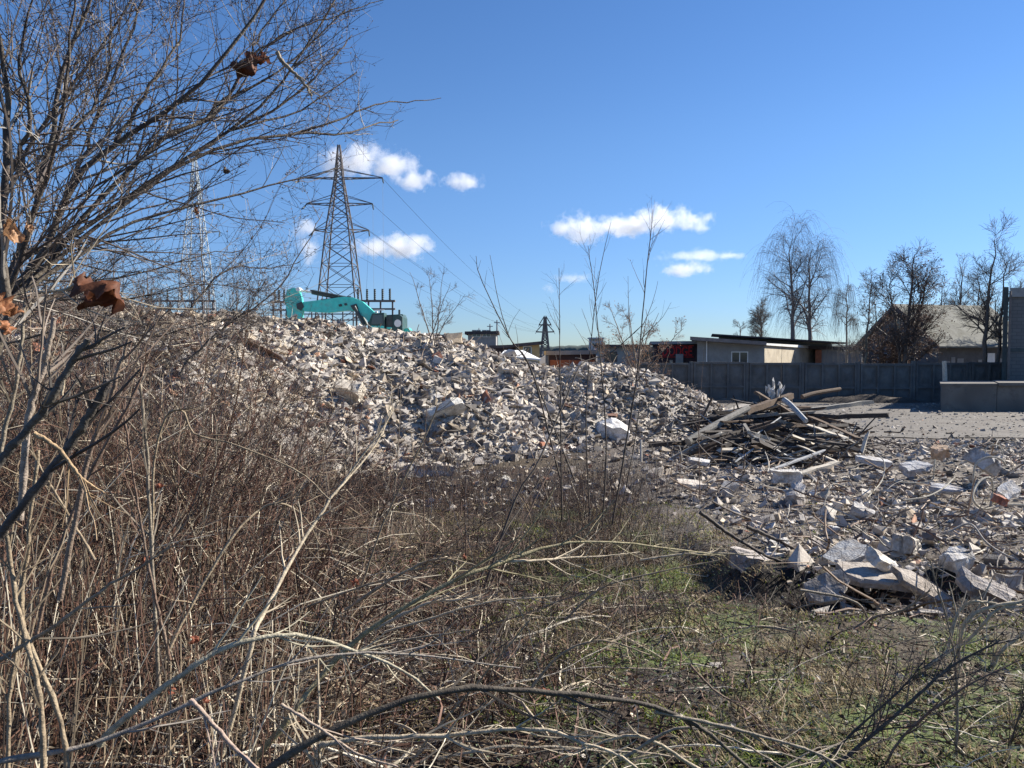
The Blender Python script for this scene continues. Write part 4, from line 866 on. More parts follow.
    cyl('handrail', (377, 311.5), (388, 311), .03, M_WHITE, -1.3); cyl('exhaust_pipe', (399, 315), (399, 309.5), .07, M_DARK, .3)
    pris('rear_guard', [(405, 331), (406, 329), (410, 328), (413, 332), (412, 335), (405, 335)], -.6, .4, M_TEAL)
    for s in (-1.3, .9):
        a = Acc(); z0 = E(372, 352)[1]; prism(a, [(-2.0, .25), (-1.7, 0), (1.7, 0), (2.05, .28), (2.05, .62), (1.7, .9), (-1.7, .9), (-2.05, .62)], s-.25, s+.3); link('track', a.mesh('track', M_RUBBER), root)
    a = Acc(); box(a, -1.4, 1.4, -.95, .6, .3, .75); link('undercarriage', a.mesh('undercarriage', M_RUBBER), root)
    a = Acc(); prism(a, [(-1.3, .77), (1.6, .77), (1.6, 1.25), (-1.3, 1.25)], -1.25, 1.4); link('turntable_deck', a.mesh('turntable_deck', M_TEAL), root)
excavator()

# ---------------------------------------------------------------- bare trees in the background
def bare_tree(px, ybase, Y, ytop, label, trunks=((0, 0, 1.0),), spread=.33, col=(.16, .13, .11), name='bare_tree', cat='tree', twigs=1.0, weep=0, leafy=None, lean=0, r0=.16, tmin=.3, group=None, seed=0, up=.04, rt_=None, n1=16, n2=11, n3=7, fine=.011, hmul=1.0):
    rg = np.random.default_rng(900+seed+int(px)); x0 = PX(px, Y); zb = g1(x0, Y) if Y < 80 else 0; H = (ZP(ytop, Y)-zb)*hmul
    root = empty(name, (x0, Y, zb), label, cat, group); a = Acc(); PT = []; RD = []
    for dx, ln, hf in trunks:
        K = 12; t = np.linspace(0, 1, K); p = np.stack([dx+(lean+ln)*H*t**1.1, rg.normal(0, .1)+0*t, H*hf*t], 1); p[1:-1, :2] += np.cumsum(rg.normal(0, H*.006, (K-2, 2)), 0)
        PT.append(p); RD.append(r0*hf*(1-.93*t)**1.0+fine)
    PT = np.array(PT); RD = np.array(RD); tubes(a, PT, RD, 7, col); link('trunk', a.mesh('trunk', M_BARK, True), root)
    b = Acc(); ht = H
    C1, R1 = sprout(PT, RD, int(n1*1.5/len(trunks)**.4), ht*spread*.55, ht*spread*1.15, (28, 58), tmin, 7, .09, (0, 0, up), .5, fine*1.5, rg=rg)
    C2, R2 = sprout(C1, R1, n2, ht*spread*.22, ht*spread*.52, (22, 55), .12, 4, .12, (0, 0, up-weep*.10), .6, fine, rg=rg)
    C3, R3 = sprout(C2, R2, max(1, int(n3*twigs)), ht*spread*.1, ht*spread*.28, (20, 60), .1, 3 if not weep else 4, .12, (0, 0, up-weep*.55), .7, fine*.75, rg=rg, end=.7)
    if weep:
        n = len(C3); ln = rg.uniform(.06, .22, n)*ht; C4 = strands(C3[:, -1], C3[:, -1]-C3[:, -2]+np.array((0, 0, -.15)), ln, 4, .05, (0, 0, -.6), rg); tubes(b, C4, np.full((n, 4), fine*.5), 3, np.array(col)*.9)
    tubes(b, C1, R1, 5, col); tubes(b, C2, R2, 3, np.array(col)*1.05); tubes(b, C3, R3, 3, np.array(col)*1.1)
    link('crown', b.mesh('crown', M_TWIG), root)
    if leafy:
        n = leafy[0]; e = C3[:, -1]; e = e[rg.integers(0, len(e), n)]+rg.normal(0, .06, (n, 3)); q = leafy[1]
        # leaves hang mostly low and to the left
        wgt = e[:, 2] < H*rg.uniform(.15, 1.15, n); e = e[wgt]; n = len(e); u_ = norm(rg.normal(0, 1, (n, 3)))*q; v_ = norm(np.cross(u_, rg.normal(0, 1, (n, 3))))*q*.7
        V = np.stack([e-u_, e+v_, e+u_, e-v_], 1).reshape(-1, 3); c = Acc(); c.add(V, np.arange(4*n).reshape(n, 4), np.repeat(np.array(leafy[2])*rg.uniform(.5, 1.4, (n, 1)), 4, 0)); link('dead_leaves', c.mesh('dead_leaves', M_LEAF), root)
    return root
bare_tree(799, 0, 72, 236, 'tall weeping birch with two trunks behind the workshop', ((-.6, -.02, .97), (1.0, .0, .9)), spread=.42, weep=.42, col=(.15, .135, .13), r0=.28, tmin=.32, n1=15, n2=9, n3=5, fine=.010)
bare_tree(760, 0, 95, 307, 'small rounded bare tree left of the weeping birch, above the workshop roof', spread=.42, col=(.20, .18, .15), r0=.2, tmin=.3, fine=.018, seed=1)
bare_tree(861, 0, 50, 277, 'thin upright tree just behind the fence, left of the gabled house', spread=.22, col=(.16, .14, .11), r0=.11, lean=.07, n1=12, n2=8, n3=4, fine=.008, seed=2)
bare_tree(846, 0, 56, 275, 'slim pale tree left of the thin upright tree by the workshop end', spread=.18, col=(.26, .23, .19), r0=.09, n1=12, n2=8, n3=4, fine=.009, seed=3, weep=.3)
bare_tree(903, 0, 49, 254, 'leaning tree with withered brown leaves in front of the gabled house', ((0, 0, 1), (.3, .05, .85), (.1, -.18, .8)), spread=.38, col=(.11, .09, .08), r0=.19, lean=.07, n1=15, n2=10, n3=6, fine=.011, leafy=(8500, .05, (.11, .075, .058)), seed=4, tmin=.25)
bare_tree(884, 0, 50.5, 300, 'low bushy tree full of rusty brown leaves left of the leaning tree', ((0, -.1, 1), (.4, .2, .8), (-.3, .05, .9)), spread=.4, col=(.12, .09, .075), r0=.1, n1=11, n2=8, n3=5, fine=.010, leafy=(9000, .05, (.13, .085, .065)), seed=5, tmin=.1)
bare_tree(982, 0, 47, 240, 'tall bare tree with a kinked trunk beside the block building', ((0, .055, 1), (.9, .05, .85)), spread=.34, col=(.13, .11, .095), r0=.17, tmin=.36, n1=14, n2=10, n3=6, fine=.010, seed=6)
bare_tree(958, 0, 75, 266, 'faint bare tree behind the slate roof, left of the kinked tree', ((0, 0, 1), (1.6, 0, .9)), spread=.3, col=(.17, .16, .15), r0=.2, n1=12, n2=9, n3=5, fine=.014, seed=7)
bare_tree(940, 0, 80, 285, 'small bare tree behind the ridge of the slate roof', spread=.3, col=(.17, .16, .15), r0=.2, n1=10, n2=8, n3=5, fine=.014, seed=8)
bare_tree(1018, 0, 60, 282, 'bare tree top showing above the block building roof', spread=.3, col=(.15, .13, .11), r0=.15, n1=10, n2=8, n3=5, seed=9)
bare_tree(432, 0, 27, 272, 'small bare bush growing on top of the mound right of the excavator', ((0, -.3, 1), (.1, .12, .95), (-.1, .3, .85), (.05, -.05, 1), (0, .45, .7)), spread=.3, col=(.17, .14, .12), r0=.022, n1=8, n2=5, n3=3, fine=.0045, seed=10, tmin=.15, name='bare_bush', cat='bush')
bare_tree(636, 0, 34, 305, 'twiggy brown bush between the mound and the garage building', ((0, -.35, 1), (.1, .1, .95), (-.2, .35, .9), (.05, -.1, 1), (0, .6, .7), (-.3, -.6, .6)), spread=.34, col=(.21, .15, .11), r0=.04, n1=9, n2=7, n3=5, fine=.006, seed=11, tmin=.1, name='bare_bush', cat='bush', leafy=(900, .035, (.24, .12, .06)))
bare_tree(650, 0, 40, 348, 'lower brown bush just left of the red lettered sign', ((0, -.4, 1), (.1, .3, .95), (-.2, .05, .9)), spread=.34, col=(.20, .14, .10), r0=.04, n1=9, n2=7, n3=4, fine=.006, seed=12, tmin=.1, name='bare_bush', cat='bush')
bare_tree(738, 0, 75, 322, 'thin bare treetop left of the rounded tree', spread=.25, col=(.2, .18, .16), r0=.12, n1=9, n2=7, n3=4, fine=.012, seed=13)
for i, (px, yt) in enumerate(((30, 232), (75, 262), (118, 250), (150, 268), (205, 262), (238, 276))):
    bare_tree(px, 0, 85+i*6, yt, ['distant bare tree behind the left end of the mound', 'low distant bare tree behind the mound, second from left', 'distant bare tree behind the curled leaf', 'distant low bare tree just left of the pale pylon', 'distant bare tree in front of the pale pylon', 'lowest distant bare tree right of the pale pylon'][i], spread=.36, col=(.19, .17, .16), r0=.22, n1=9, n2=7, n3=4, fine=.018, seed=20+i)

# ---------------------------------------------------------------- saplings and shoots standing before the mound
def shoot(pts, Y, r0, label, col, twigs=0, tl=(.2, .6), r1_=.25, K=26, name='sapling', cat='sapling', ang=(20, 45), up=.05, tmin=.3, sub=0, group=None, cap=False, seed=0):
    if name == 'sapling': r0 *= .78
    rg = np.random.default_rng(int(pts[0][0]*7+pts[-1][1]*13+seed)); 
    if np.isscalar(Y): Y = [Y]*len(pts)
    pt = np.array([P(p[0], p[1], q) for p, q in zip(pts, Y)]); zg = g1(pt[0][0], pt[0][1])
    O = pt[0].copy(); root = empty(name, tuple(O), label, cat, group); path = resample(pt-O, K); path[1:-1] += rg.normal(0, r0*.12, (K-2, 3)); path[1:-1] += np.cumsum(rg.normal(0, r0*.10, (K-2, 3)), 0)*np.sin(np.linspace(0, np.pi, K-2))[:, None]; rd = np.linspace(1, r1_, K)*r0*(.82 if name == 'cane' else 1)*(1+.10*(np.arange(K) % 5 == 0)+rg.uniform(-.05, .05, K))
    if name == 'cane':
        twigs = twigs+5; sub = max(sub, 2); nd = rg.integers(1, K-1, 6); rd[nd] *= 1.22
    a = Acc(); tubes(a, path, rd, 7 if r0 > .006 else 5, np.array(col), cap=True); link('stem', a.mesh('stem', M_BARK, True), root)
    if twigs:
        b = Acc(); C, Q = sprout(path[None], rd[None], twigs, tl[0], tl[1], ang, tmin, 7, .07, (0, 0, up), .55, .0014, rg=rg, end=.45); tubes(b, C, Q, 4, np.array(col)*.95)
        if sub: C2, Q2 = sprout(C, Q, sub, tl[0]*.25, tl[1]*.4, (25, 60), .15, 4, .1, (0, 0, up), .6, .0011, rg=rg, end=.5); tubes(b, C2, Q2, 3, np.array(col)*.9)
        link('twigs', b.mesh('twigs', M_TWIG), root)
    return root
DK = (.075, .058, .048); BR = (.17, .11, .08); TN = (.27, .21, .14); PL = (.42, .35, .25); OL = (.25, .215, .12); GY = (.24, .20, .15)
shoot([(560, 478), (532, 372), (509, 338), (480, 277), (476, 256)], [11.5, 11.3, 11.2, 11, 11], .017, 'dark leaning shoot, left one of the crossed pair before the mound', DK, 5, (.2, .5))
shoot([(575, 482), (531, 370), (511, 340), (499, 303), (490, 255)], [11.9, 11.7, 11.6, 11.5, 11.5], .015, 'dark leaning shoot, right one of the crossed pair before the mound', DK, 6, (.2, .6))
shoot([(562, 520), (561, 440), (560, 368), (559, 268)], 11, .018, 'straight dark sapling with steep twigs, third tall one from the left', DK, 18, (.35, .9), sub=2, tmin=.45)
shoot([(602, 530), (606, 450), (602, 379), (595, 300), (588, 246)], 10.8, .017, 'dark sapling with a forked tip left of the tallest pair', DK, 14, (.4, 1.0), sub=2, tmin=.4)
shoot([(590, 520), (586, 420), (592, 330), (600, 270), (611, 222)], 11.1, .014, 'slender sapling bending right over its neighbour', DK, 9, (.3, .8), sub=1, tmin=.4)
shoot([(612, 525), (630, 420), (638, 368), (645, 283), (650, 240), (653, 209)], 11, .018, 'tallest sapling, its tip reaching up to the long cloud', DK, 16, (.35, 1.1), sub=2, tmin=.35)
shoot([(618, 530), (640, 400), (630, 330), (628, 276)], 11.2, .011, 'thin shoot just left of the tallest sapling', DK, 8, (.2, .5))
shoot([(480, 600), (516, 498), (536, 467), (559, 416), (572, 386), (584, 363), (612, 353), (635, 332), (645, 322)], [8.2, 8.6, 8.8, 9.2, 9.4, 9.6, 9.8, 9.9, 10], .019, 'long dark stem leaning far right with a hooked end', DK, 6, (.2, .6))
shoot([(440, 660), (500, 540), (545, 470), (585, 400)], [7, 7.6, 8.2, 8.8], .014, 'dark stem leaning right below the hooked one', DK, 6, (.2, .6))
shoot([(455, 650), (520, 530), (560, 450), (575, 430)], [7.3, 7.8, 8.3, 8.6], .012, 'thin dark stem leaning right between two others', BR, 5, (.2, .5))
shoot([(548, 500), (524, 430), (510, 370), (498, 330)], 12.5, .010, 'thin shoot left of the crossed pair foot', BR, 5, (.15, .4))
for i, (x0, y0, x1, y1, Y, lb) in enumerate([(322, 470, 348, 330, 13, 'thin upright stem in front of the excavator stick'), (344, 480, 357, 320, 12.5, 'thin dark stem crossing the excavator boom'), (388, 560, 402, 345, 9, 'reddish stem before the rubble left of the leaning slab'), (425, 560, 428, 380, 9.5, 'thin straight stem before the leaning slab'), (527, 560, 505, 470, 10, 'short thin shoot in the grass at the middle'), (655, 480, 650, 440, 13, 'short brown shoot by the white pipe'), (700, 500, 704, 350, 14, 'thin twig before the left corner of the workshop'), (779, 470, 782, 345, 22, 'thin bare shoot rising from the timber pile'), (318, 560, 300, 440, 7, 'straight brown stem at the left of the leaning white cane'), (466, 560, 470, 420, 10, 'grey stem standing in the dry grass by the leaning slab')]):
    shoot([(x0, y0), ((x0+x1)/2+(i % 3-1)*3, (y0+y1)/2), (x1, y1)], Y, .0085 if Y < 15 else .013, lb, (BR, DK, GY)[i % 3], 5, (.15, .45), name='shoot', cat='stem')

# ---------------------------------------------------------------- big bent canes and sticks in the foreground
BRN = 'branch'
def cane(pts, Y, r0, label, col, twigs=0, r1_=.3, tl=(.15, .5), sub=0, K=30, **k): return shoot(pts, Y, r0, label, col, twigs, tl, r1_, K, 'cane', BRN, sub=sub, **k)
px2 = lambda p, Y: p*Y/F/2      # radius of a stick p pixels thick at distance Y
cane([(215, 815), (249, 768), (292, 714), (316, 682), (374, 624), (456, 578), (501, 560), (542, 547), (591, 541), (659, 547), (725, 556)], [2.9, 2.95, 3.0, 3.1, 3.2, 3.3, 3.4, 3.5, 3.6, 3.8, 4], px2(9, 3), 'long olive grey cane arching from the bottom left to the right at mid height', OL, 12, .22, (.2, .6), 2)
cane([(497, 562), (535, 560), (565, 558), (606, 556), (640, 552)], [3.38, 3.5, 3.6, 3.7, 3.8], px2(4, 3.4), 'pale side branch forking off the long olive grey cane', PL, 7, .3, (.15, .5))
cane([(230, 800), (280, 761), (336, 729), (392, 705), (449, 690), (490, 687), (542, 690), (599, 697), (641, 703), (691, 721), (724, 746), (753, 772), (775, 800)], [2.5, 2.5, 2.55, 2.6, 2.65, 2.7, 2.75, 2.8, 2.85, 2.9, 2.9, 2.9, 2.9], px2(9.5, 2.6), 'thick dark branch bowing across the bottom centre', (.06, .048, .037), 8, .45, (.15, .5))
cane([(655, 712), (724, 726), (799, 746), (836, 763), (870, 790)], [2.87, 2.9, 2.9, 2.9, 2.9], px2(4.5, 2.9), 'grey branch forking right off the thick dark branch', GY, 5, .5, (.1, .4))
cane([(-30, 680), (0, 660), (64, 620), (106, 588), (149, 562), (170, 545)], 2.4, px2(7, 2.4), 'smooth grey cane rising from the left edge', GY, 4, .2)
cane([(100, 745), (114, 727), (175, 679), (212, 655), (254, 638), (289, 633), (319, 637), (354, 650), (400, 668), (440, 700)], [2.6, 2.6, 2.65, 2.7, 2.75, 2.8, 2.85, 2.9, 2.9, 2.9], px2(8.5, 2.6), 'pale olive branch arching low over the thicket at bottom left', (.40, .36, .26), 6, .35, (.15, .4))
cane([(-20, 772), (0, 761), (53, 753), (106, 740), (175, 713), (230, 688), (300, 663), (360, 655), (430, 657), (520, 668)], [2.3, 2.3, 2.35, 2.4, 2.45, 2.5, 2.6, 2.7, 2.8, 2.9], px2(7.5, 2.3), 'grey brown branch sweeping along the bottom left corner', (.24, .21, .18), 6, .3)
cane([(211, 775), (230, 730), (254, 637), (262, 620), (287, 572), (312, 529), (333, 496), (348, 478), (376, 445), (393, 406)], [3.0, 3.05, 3.1, 3.2, 3.4, 3.6, 3.7, 3.8, 4.0, 4.2], px2(7, 3.1), 'straight whitish cane leaning up to the right out of the thicket', PL, 5, .3, (.1, .4))
cane([(335, 494), (352, 470), (385, 425), (398, 400)], [3.75, 3.8, 3.9, 4], px2(3, 3.8), 'slim whitish side cane at the top of the straight one', PL, 2, .4)
cane([(165, 660), (185, 618), (213, 567), (241, 526), (262, 508), (277, 503), (292, 507), (307, 521), (320, 545)], [3.2, 3.3, 3.4, 3.5, 3.6, 3.6, 3.7, 3.7, 3.8], px2(4, 3.4), 'pale cane bent over in a tight arch', TN, 3, .4)
cane([(190, 700), (200, 708), (227, 739), (254, 766), (275, 790)], 2.2, px2(6, 2.2), 'rosy brown cut stick pointing up left at the bottom', (.34, .25, .20), 0, .8)
cane([(281, 704), (314, 725), (341, 744), (362, 756), (398, 767)], 2.5, px2(4, 2.5), 'thin rosy stick lying across the thick dark branch', (.36, .28, .22), 0, .6)
cane([(319, 746), (330, 743), (373, 737), (420, 736), (449, 735), (505, 729), (550, 729), (580, 742), (620, 756), (660, 790)], [2.75]*10, px2(7, 2.75), 'whitish barkless branch lying along the bottom centre', PL, 6, .4, (.1, .35))
cane([(318, 800), (319, 765), (320, 744)], 2.76, px2(9, 2.75), 'pale upright stump of a stem under the whitish branch', PL, 0, .8)
cane([(130, 610), (159, 689), (151, 546), (143, 413), (140, 380)][1:], [3.0, 3.0, 3.0, 3.0], px2(5, 3), 'upright grey brown stem in the left thicket', GY, 6, .5, (.1, .4))
cane([(170, 660), (150, 570), (138, 503), (122, 402)], [2.9]*4, px2(4, 2.9), 'thin stem leaning left against the upright one', BR, 4, .5, (.1, .4))
cane([(152, 560), (153, 500), (154, 461), (165, 418), (183, 411), (194, 434), (234, 445), (297, 471), (330, 500)], [3.1]*9, px2(3.2, 3.1), 'thin stem curling over like a crook', TN, 4, .5, (.1, .3))
cane([(-25, 495), (0, 461), (16, 441), (47, 404), (68, 368), (88, 339)], [1.9]*6, px2(11, 1.9), 'thick dark broken stem at the left edge, its end snapped off', (.09, .08, .07), 2, .7, (.1, .3))
cane([(-20, 560), (26, 500), (62, 448), (86, 417), (109, 381)], [2.1]*5, px2(11, 2.1), 'thick black stem right of the snapped one', (.07, .06, .055), 0, .8)
cane([(60, 600), (86, 467), (104, 417), (117, 378), (128, 339)], [2.2]*5, px2(7, 2.2), 'brown stem leaning over the thick black one', (.22, .16, .12), 1, .5)
cane([(20, 520), (29, 415), (39, 378), (47, 347), (55, 318)], [2.15]*5, px2(8, 2.15), 'grey brown knotty stem between the dark ones', (.27, .22, .18), 2, .7)
cane([(34, 433), (62, 452), (82, 478), (104, 493)], [1.8]*4, px2(6, 1.8), 'split stick with a bright torn end crossing the dark stems', (.36, .25, .14), 0, .35)
for i, (p, r_, c, lb) in enumerate([([(45, 800), (40, 700), (15, 600), (6, 520)], 7, TN, 'pale smooth stem at the left edge, leftmost at the bottom'), ([(70, 800), (60, 720), (25, 620), (30, 540), (38, 450)], 6.5, TN, 'tan stem second from the left edge at the bottom'), ([(8, 800), (10, 700), (22, 620), (20, 560)], 5, TN, 'whitish stem in the very bottom left corner'), ([(-10, 520), (2, 440), (18, 370), (25, 300)], 6, GY, 'grey stem running up the left edge'), ([(35, 640), (55, 560), (90, 470), (130, 400), (150, 350)], 5, BR, 'brown stem slanting up from the left bottom'), ([(95, 560), (60, 500), (30, 450)], 4, TN, 'short tan stick crossing low at the left')]):
    cane(p, [2.3+.06*i]*len(p), px2(r_, 2.4), lb, c, 3, .6, (.1, .4))
cane([(360, 590), (385, 520), (428, 430), (438, 405)], 4.6, px2(2.6, 4.6), 'thin pale stem slanting up before the flat mottled slab', TN, 4, .5)
for i, (p, Y, r_, c, lb) in enumerate([
    ([(395, 790), (430, 735), (470, 690), (500, 655), (530, 620)], 3.1, 3.5, TN, 'tan stick slanting up right in the bottom centre'),
    ([(345, 610), (400, 575), (440, 560), (480, 566)], 4.2, 4, TN, 'pale bent stick below the long olive cane'),
    ([(375, 630), (420, 606), (455, 600), (480, 601)], 3.9, 4.5, PL, 'bright pale forked stick, upper prong'),
    ([(385, 632), (430, 618), (462, 608), (500, 600), (560, 596)], 3.95, 3.5, PL, 'bright pale forked stick, lower prong'),
    ([(260, 690), (330, 660), (400, 640), (470, 630)], 3.5, 4, GY, 'grey stick lying level under the long olive cane'),
    ([(300, 610), (350, 590), (400, 577), (436, 590), (470, 612)], 4.4, 3, TN, 'thin bowed stick behind the long olive cane'),
    ([(530, 690), (560, 655), (600, 640), (650, 655)], 3.6, 3.4, TN, 'thin bowed stick above the thick dark branch'),
    ([(700, 770), (640, 735), (600, 742), (560, 760)], 3.0, 5, PL, 'pale rootlike stick at the bottom right of centre'),
    ([(620, 760), (680, 728), (740, 742), (800, 780)], 2.95, 4, GY, 'grey stick bowed over at the bottom'),
    ([(565, 620), (600, 590), (650, 575), (720, 560)], 5.2, 3, TN, 'thin stick over the grass in the centre'),
    ([(690, 665), (715, 690), (760, 720), (790, 770)], 3.7, 3, BR, 'thin brown stick falling right across the moss'),
    ([(700, 512), (731, 536), (772, 559), (813, 572)], 8.6, 5, DK, 'dark straight pole lying against the broken slab, lower one'),
    ([(747, 527), (787, 544), (839, 573)], 9.2, 5, DK, 'dark straight pole lying against the broken slab, upper one'),
    ([(640, 560), (700, 553), (760, 556)], 7.5, 3, PL, 'pale thin stick pointing at the broken slab'),
    ([(800, 590), (850, 600), (868, 620), (880, 655), (890, 690)], 6.6, 3.4, GY, 'grey root hanging over the dark hollow'),
    ([(840, 640), (870, 620), (905, 610), (930, 590)], 6.5, 4.5, TN, 'pale root across the dark hollow'),
    ([(845, 655), (900, 645), (930, 625)], 6.3, 4, PL, 'pale stick leaning in the mouth of the hollow')]):
    cane(p, [Y]*len(p), px2(r_, Y), lb, c, 3, .45, (.1, .35))
for i, (p, r_, lb) in enumerate([([(958, 660), (960, 639), (966, 620), (985, 608), (1024, 600), (1060, 590)], 5, 'pale root arching in from the right edge, second of three'), ([(948, 650), (955, 622), (966, 606), (985, 603), (1010, 608)], 4, 'pale root arching in from the right edge, leftmost of three'),
    ([(925, 668), (947, 652), (973, 634), (997, 610), (1040, 596)], 4.5, 'pale root arching in from the right edge, lowest of three'), ([(980, 695), (989, 676), (1002, 651), (1024, 634), (1060, 610)], 5, 'pale stick rising to the right edge below the roots')]):
    cane(p, [5.2]*len(p), px2(r_, 5.2), lb, PL, 4, .7, (.1, .35))
for i, (p, r_) in enumerate([([(815, 790), (832, 767), (865, 742), (915, 700), (952, 668), (1000, 640)], 5.5), ([(800, 790), (850, 735), (900, 690), (925, 660)], 3.5), ([(870, 800), (900, 740), (960, 690), (1020, 660)], 4), ([(955, 800), (957, 700), (952, 640), (930, 560)], 4), ([(1000, 800), (1010, 740), (1030, 690)], 4), ([(905, 800), (880, 720), (890, 650)], 3)]):
    cane(p, [3.4+.1*i]*len(p), px2(r_, 3.5), ['thick dark twiggy branch slanting up at the bottom right', 'thin dark branch beside the thick dark one at bottom right', 'dark branch low in the bottom right corner', 'upright grey stem at the bottom right crossing the roots', 'dark stem at the right bottom corner', 'thin upright stem at the bottom right of the moss'][i], (DK, DK, BR, GY, DK, BR)[i], 12, .4, (.15, .5), 2)

# ---------------------------------------------------------------- the near bare tree at the left
def near_tree():
    rg = np.random.default_rng(42); Yt = 2.6; O = P(-60, 560, Yt); O[2] = g1(O[0], Yt)
    root = empty('bare_tree', tuple(O), 'near leafless tree with fine dark branches and curled rust leaves caught in them', 'tree')
    a = Acc(); tp = np.array([(0, 0, 0)]+[P(x, y, Yt)-O for x, y in ((-55, 640), (-40, 500), (-25, 400), (-12, 330))]); p = resample(tp, 20); tubes(a, p, np.linspace(.055, .035, 20), 9, (.16, .13, .11)); link('trunk', a.mesh('trunk', M_BARK, True), root)
    mains = [([(-25, 400), (-12, 320), (18, 285), (45, 250), (75, 178), (115, 145), (165, 112), (220, 62), (262, 5), (290, -50)], 9, 2.5, 2.9),
        ([(-20, 380), (0, 300), (25, 240), (50, 150), (62, 75), (92, -5), (105, -60)], 8, 2.5, 2.6), ([(-15, 350), (20, 260), (40, 200), (60, 130), (68, 60), (75, -20)], 6, 2.4, 2.3),
        ([(60, 215), (78, 167), (101, 109), (135, 23), (150, -30)], 5, 2.7, 3.0), ([(10, 300), (50, 260), (107, 193), (160, 140), (203, 120), (227, 99), (260, 83), (300, 55), (345, 10)], 6.5, 2.6, 3.4),
        ([(5, 300), (60, 245), (140, 190), (200, 150), (240, 127), (279, 117), (318, 101), (357, 72)], 5.5, 2.7, 3.6), ([(0, 310), (40, 272), (100, 225), (170, 170), (240, 141), (289, 135), (334, 133), (361, 129), (384, 121), (398, 120)], 5.5, 2.5, 3.7),
        ([(289, 135), (330, 124), (355, 112), (378, 104), (396, 102), (420, 100), (441, 98)], 2.6, 3.3, 3.8), ([(-10, 320), (0, 306), (37, 285), (86, 252), (123, 226), (172, 211), (223, 200), (260, 189), (300, 178), (335, 168)], 5.5, 2.4, 3.3),
        ([(-20, 300), (0, 275), (43, 249), (89, 226), (135, 191), (200, 150), (260, 108), (300, 60), (330, 10), (342, -20)], 6, 2.8, 3.4), ([(-25, 400), (5, 330), (3, 250), (5, 180), (8, 100), (-5, 30), (-12, -30)], 10, 2.3, 2.2),
        ([(0, 330), (40, 300), (90, 285), (150, 270), (203, 255), (243, 250)], 3, 3.0, 3.6), ([(180, 375), (205, 345), (237, 318), (275, 292), (295, 263), (315, 229), (323, 212)], 2.4, 3.4, 3.8),
        ([(190, 310), (203, 292), (223, 272), (243, 266), (270, 268), (300, 262)], 2.4, 3.5, 3.9), ([(5, 180), (30, 120), (20, 60), (35, -20)], 5, 2.3, 2.2), ([(60, 150), (90, 110), (110, 60), (112, -10)], 4, 2.6, 2.7),
        ([(115, 145), (150, 85), (180, 40), (185, -20)], 4, 2.8, 3.0), ([(160, 140), (215, 110), (250, 60), (262, 30), (300, -20)], 4, 3.0, 3.3), ([(240, 127), (290, 100), (330, 60), (352, 35)], 3, 3.2, 3.5),
        ([(240, 62), (290, 32), (340, 15), (392, -5)], 2.6, 3.2, 3.6), ([(-10, 240), (20, 160), (70, 90), (120, 20), (150, -40)], 5, 2.9, 3.1), ([(0, 325), (60, 300), (130, 300), (200, 285), (262, 290)], 2.6, 3.2, 3.6), ([(0, 345), (70, 330), (150, 335), (215, 320), (262, 322)], 2.6, 3.1, 3.5)]
    PT, RD = [], []
    for pts, th, Ya, Yb in mains:
        Ys = np.linspace(Ya, Yb, len(pts)); p = resample(np.array([P(q[0], q[1], Y)-O for q, Y in zip(pts, Ys)]), 16); p[1:-1] += rg.normal(0, .004, (14, 3)); r_ = np.linspace(1, .28, 16)*th*Ya/F/2
        PT.append(p); RD.append(r_); a = Acc(); tubes(a, p, r_, 6, (.075, .06, .052)); link('limb', a.mesh('limb', M_BARK, True), root)
    PT = np.array(PT); RD = np.array(RD); b = Acc(); tr = np.array((.012, .0, .03)); LIM = ([-50, 0, 50, 100, 130, 200, 300, 420], [385, 385, 362, 395, 400, 325, 330, 120])
    def trim(C, Q):
        e = C[:, -1]+O[None]; px = 512+F*e[:, 0]/e[:, 1]; py = HZ+(CAM_Z-e[:, 2])/e[:, 1]*F; ok = (px < np.interp(py, *LIM)+rg.normal(0, 9, len(px))) & (e[:, 1] > .8); return C[ok], Q[ok]
    C1, R1 = trim(*sprout(PT, RD, 19, .14, .75, (18, 60), .10, 9, .09, tr, .48, .0013, rg=rg, end=.35))
    C2, R2 = trim(*sprout(C1, R1, 6, .05, .34, (22, 70), .1, 6, .12, tr, .6, .0009, rg=rg, end=.5))
    C3, R3 = sprout(C2, R2, 3, .02, .13, (30, 80), .15, 3, .16, tr*.5, .65, .0007, rg=rg, end=.6)
    def cl(n): return np.array([(.10, .08, .07), (.16, .13, .11), (.34, .31, .27)])[rg.choice(3, n, p=[.45, .35, .2])]
    tubes(b, C1, R1, 4, cl(len(C1))); tubes(b, C2, R2, 3, cl(len(C2))); tubes(b, C3, R3, 3, cl(len(C3)))
    # buds
    n = 5000; e = C2.reshape(-1, 3)[rg.integers(0, C2.shape[0]*C2.shape[1], n)]; d = rg.normal(0, 1, (n, 3)); B = strands(e, d, np.full(n, .009), 3, 0); tubes(b, B, np.tile(np.array([.001, .0022, .0005]), (n, 1)), 3, (.13, .09, .07))
    link('crown', b.mesh('crown', M_TWIG), root)
near_tree()
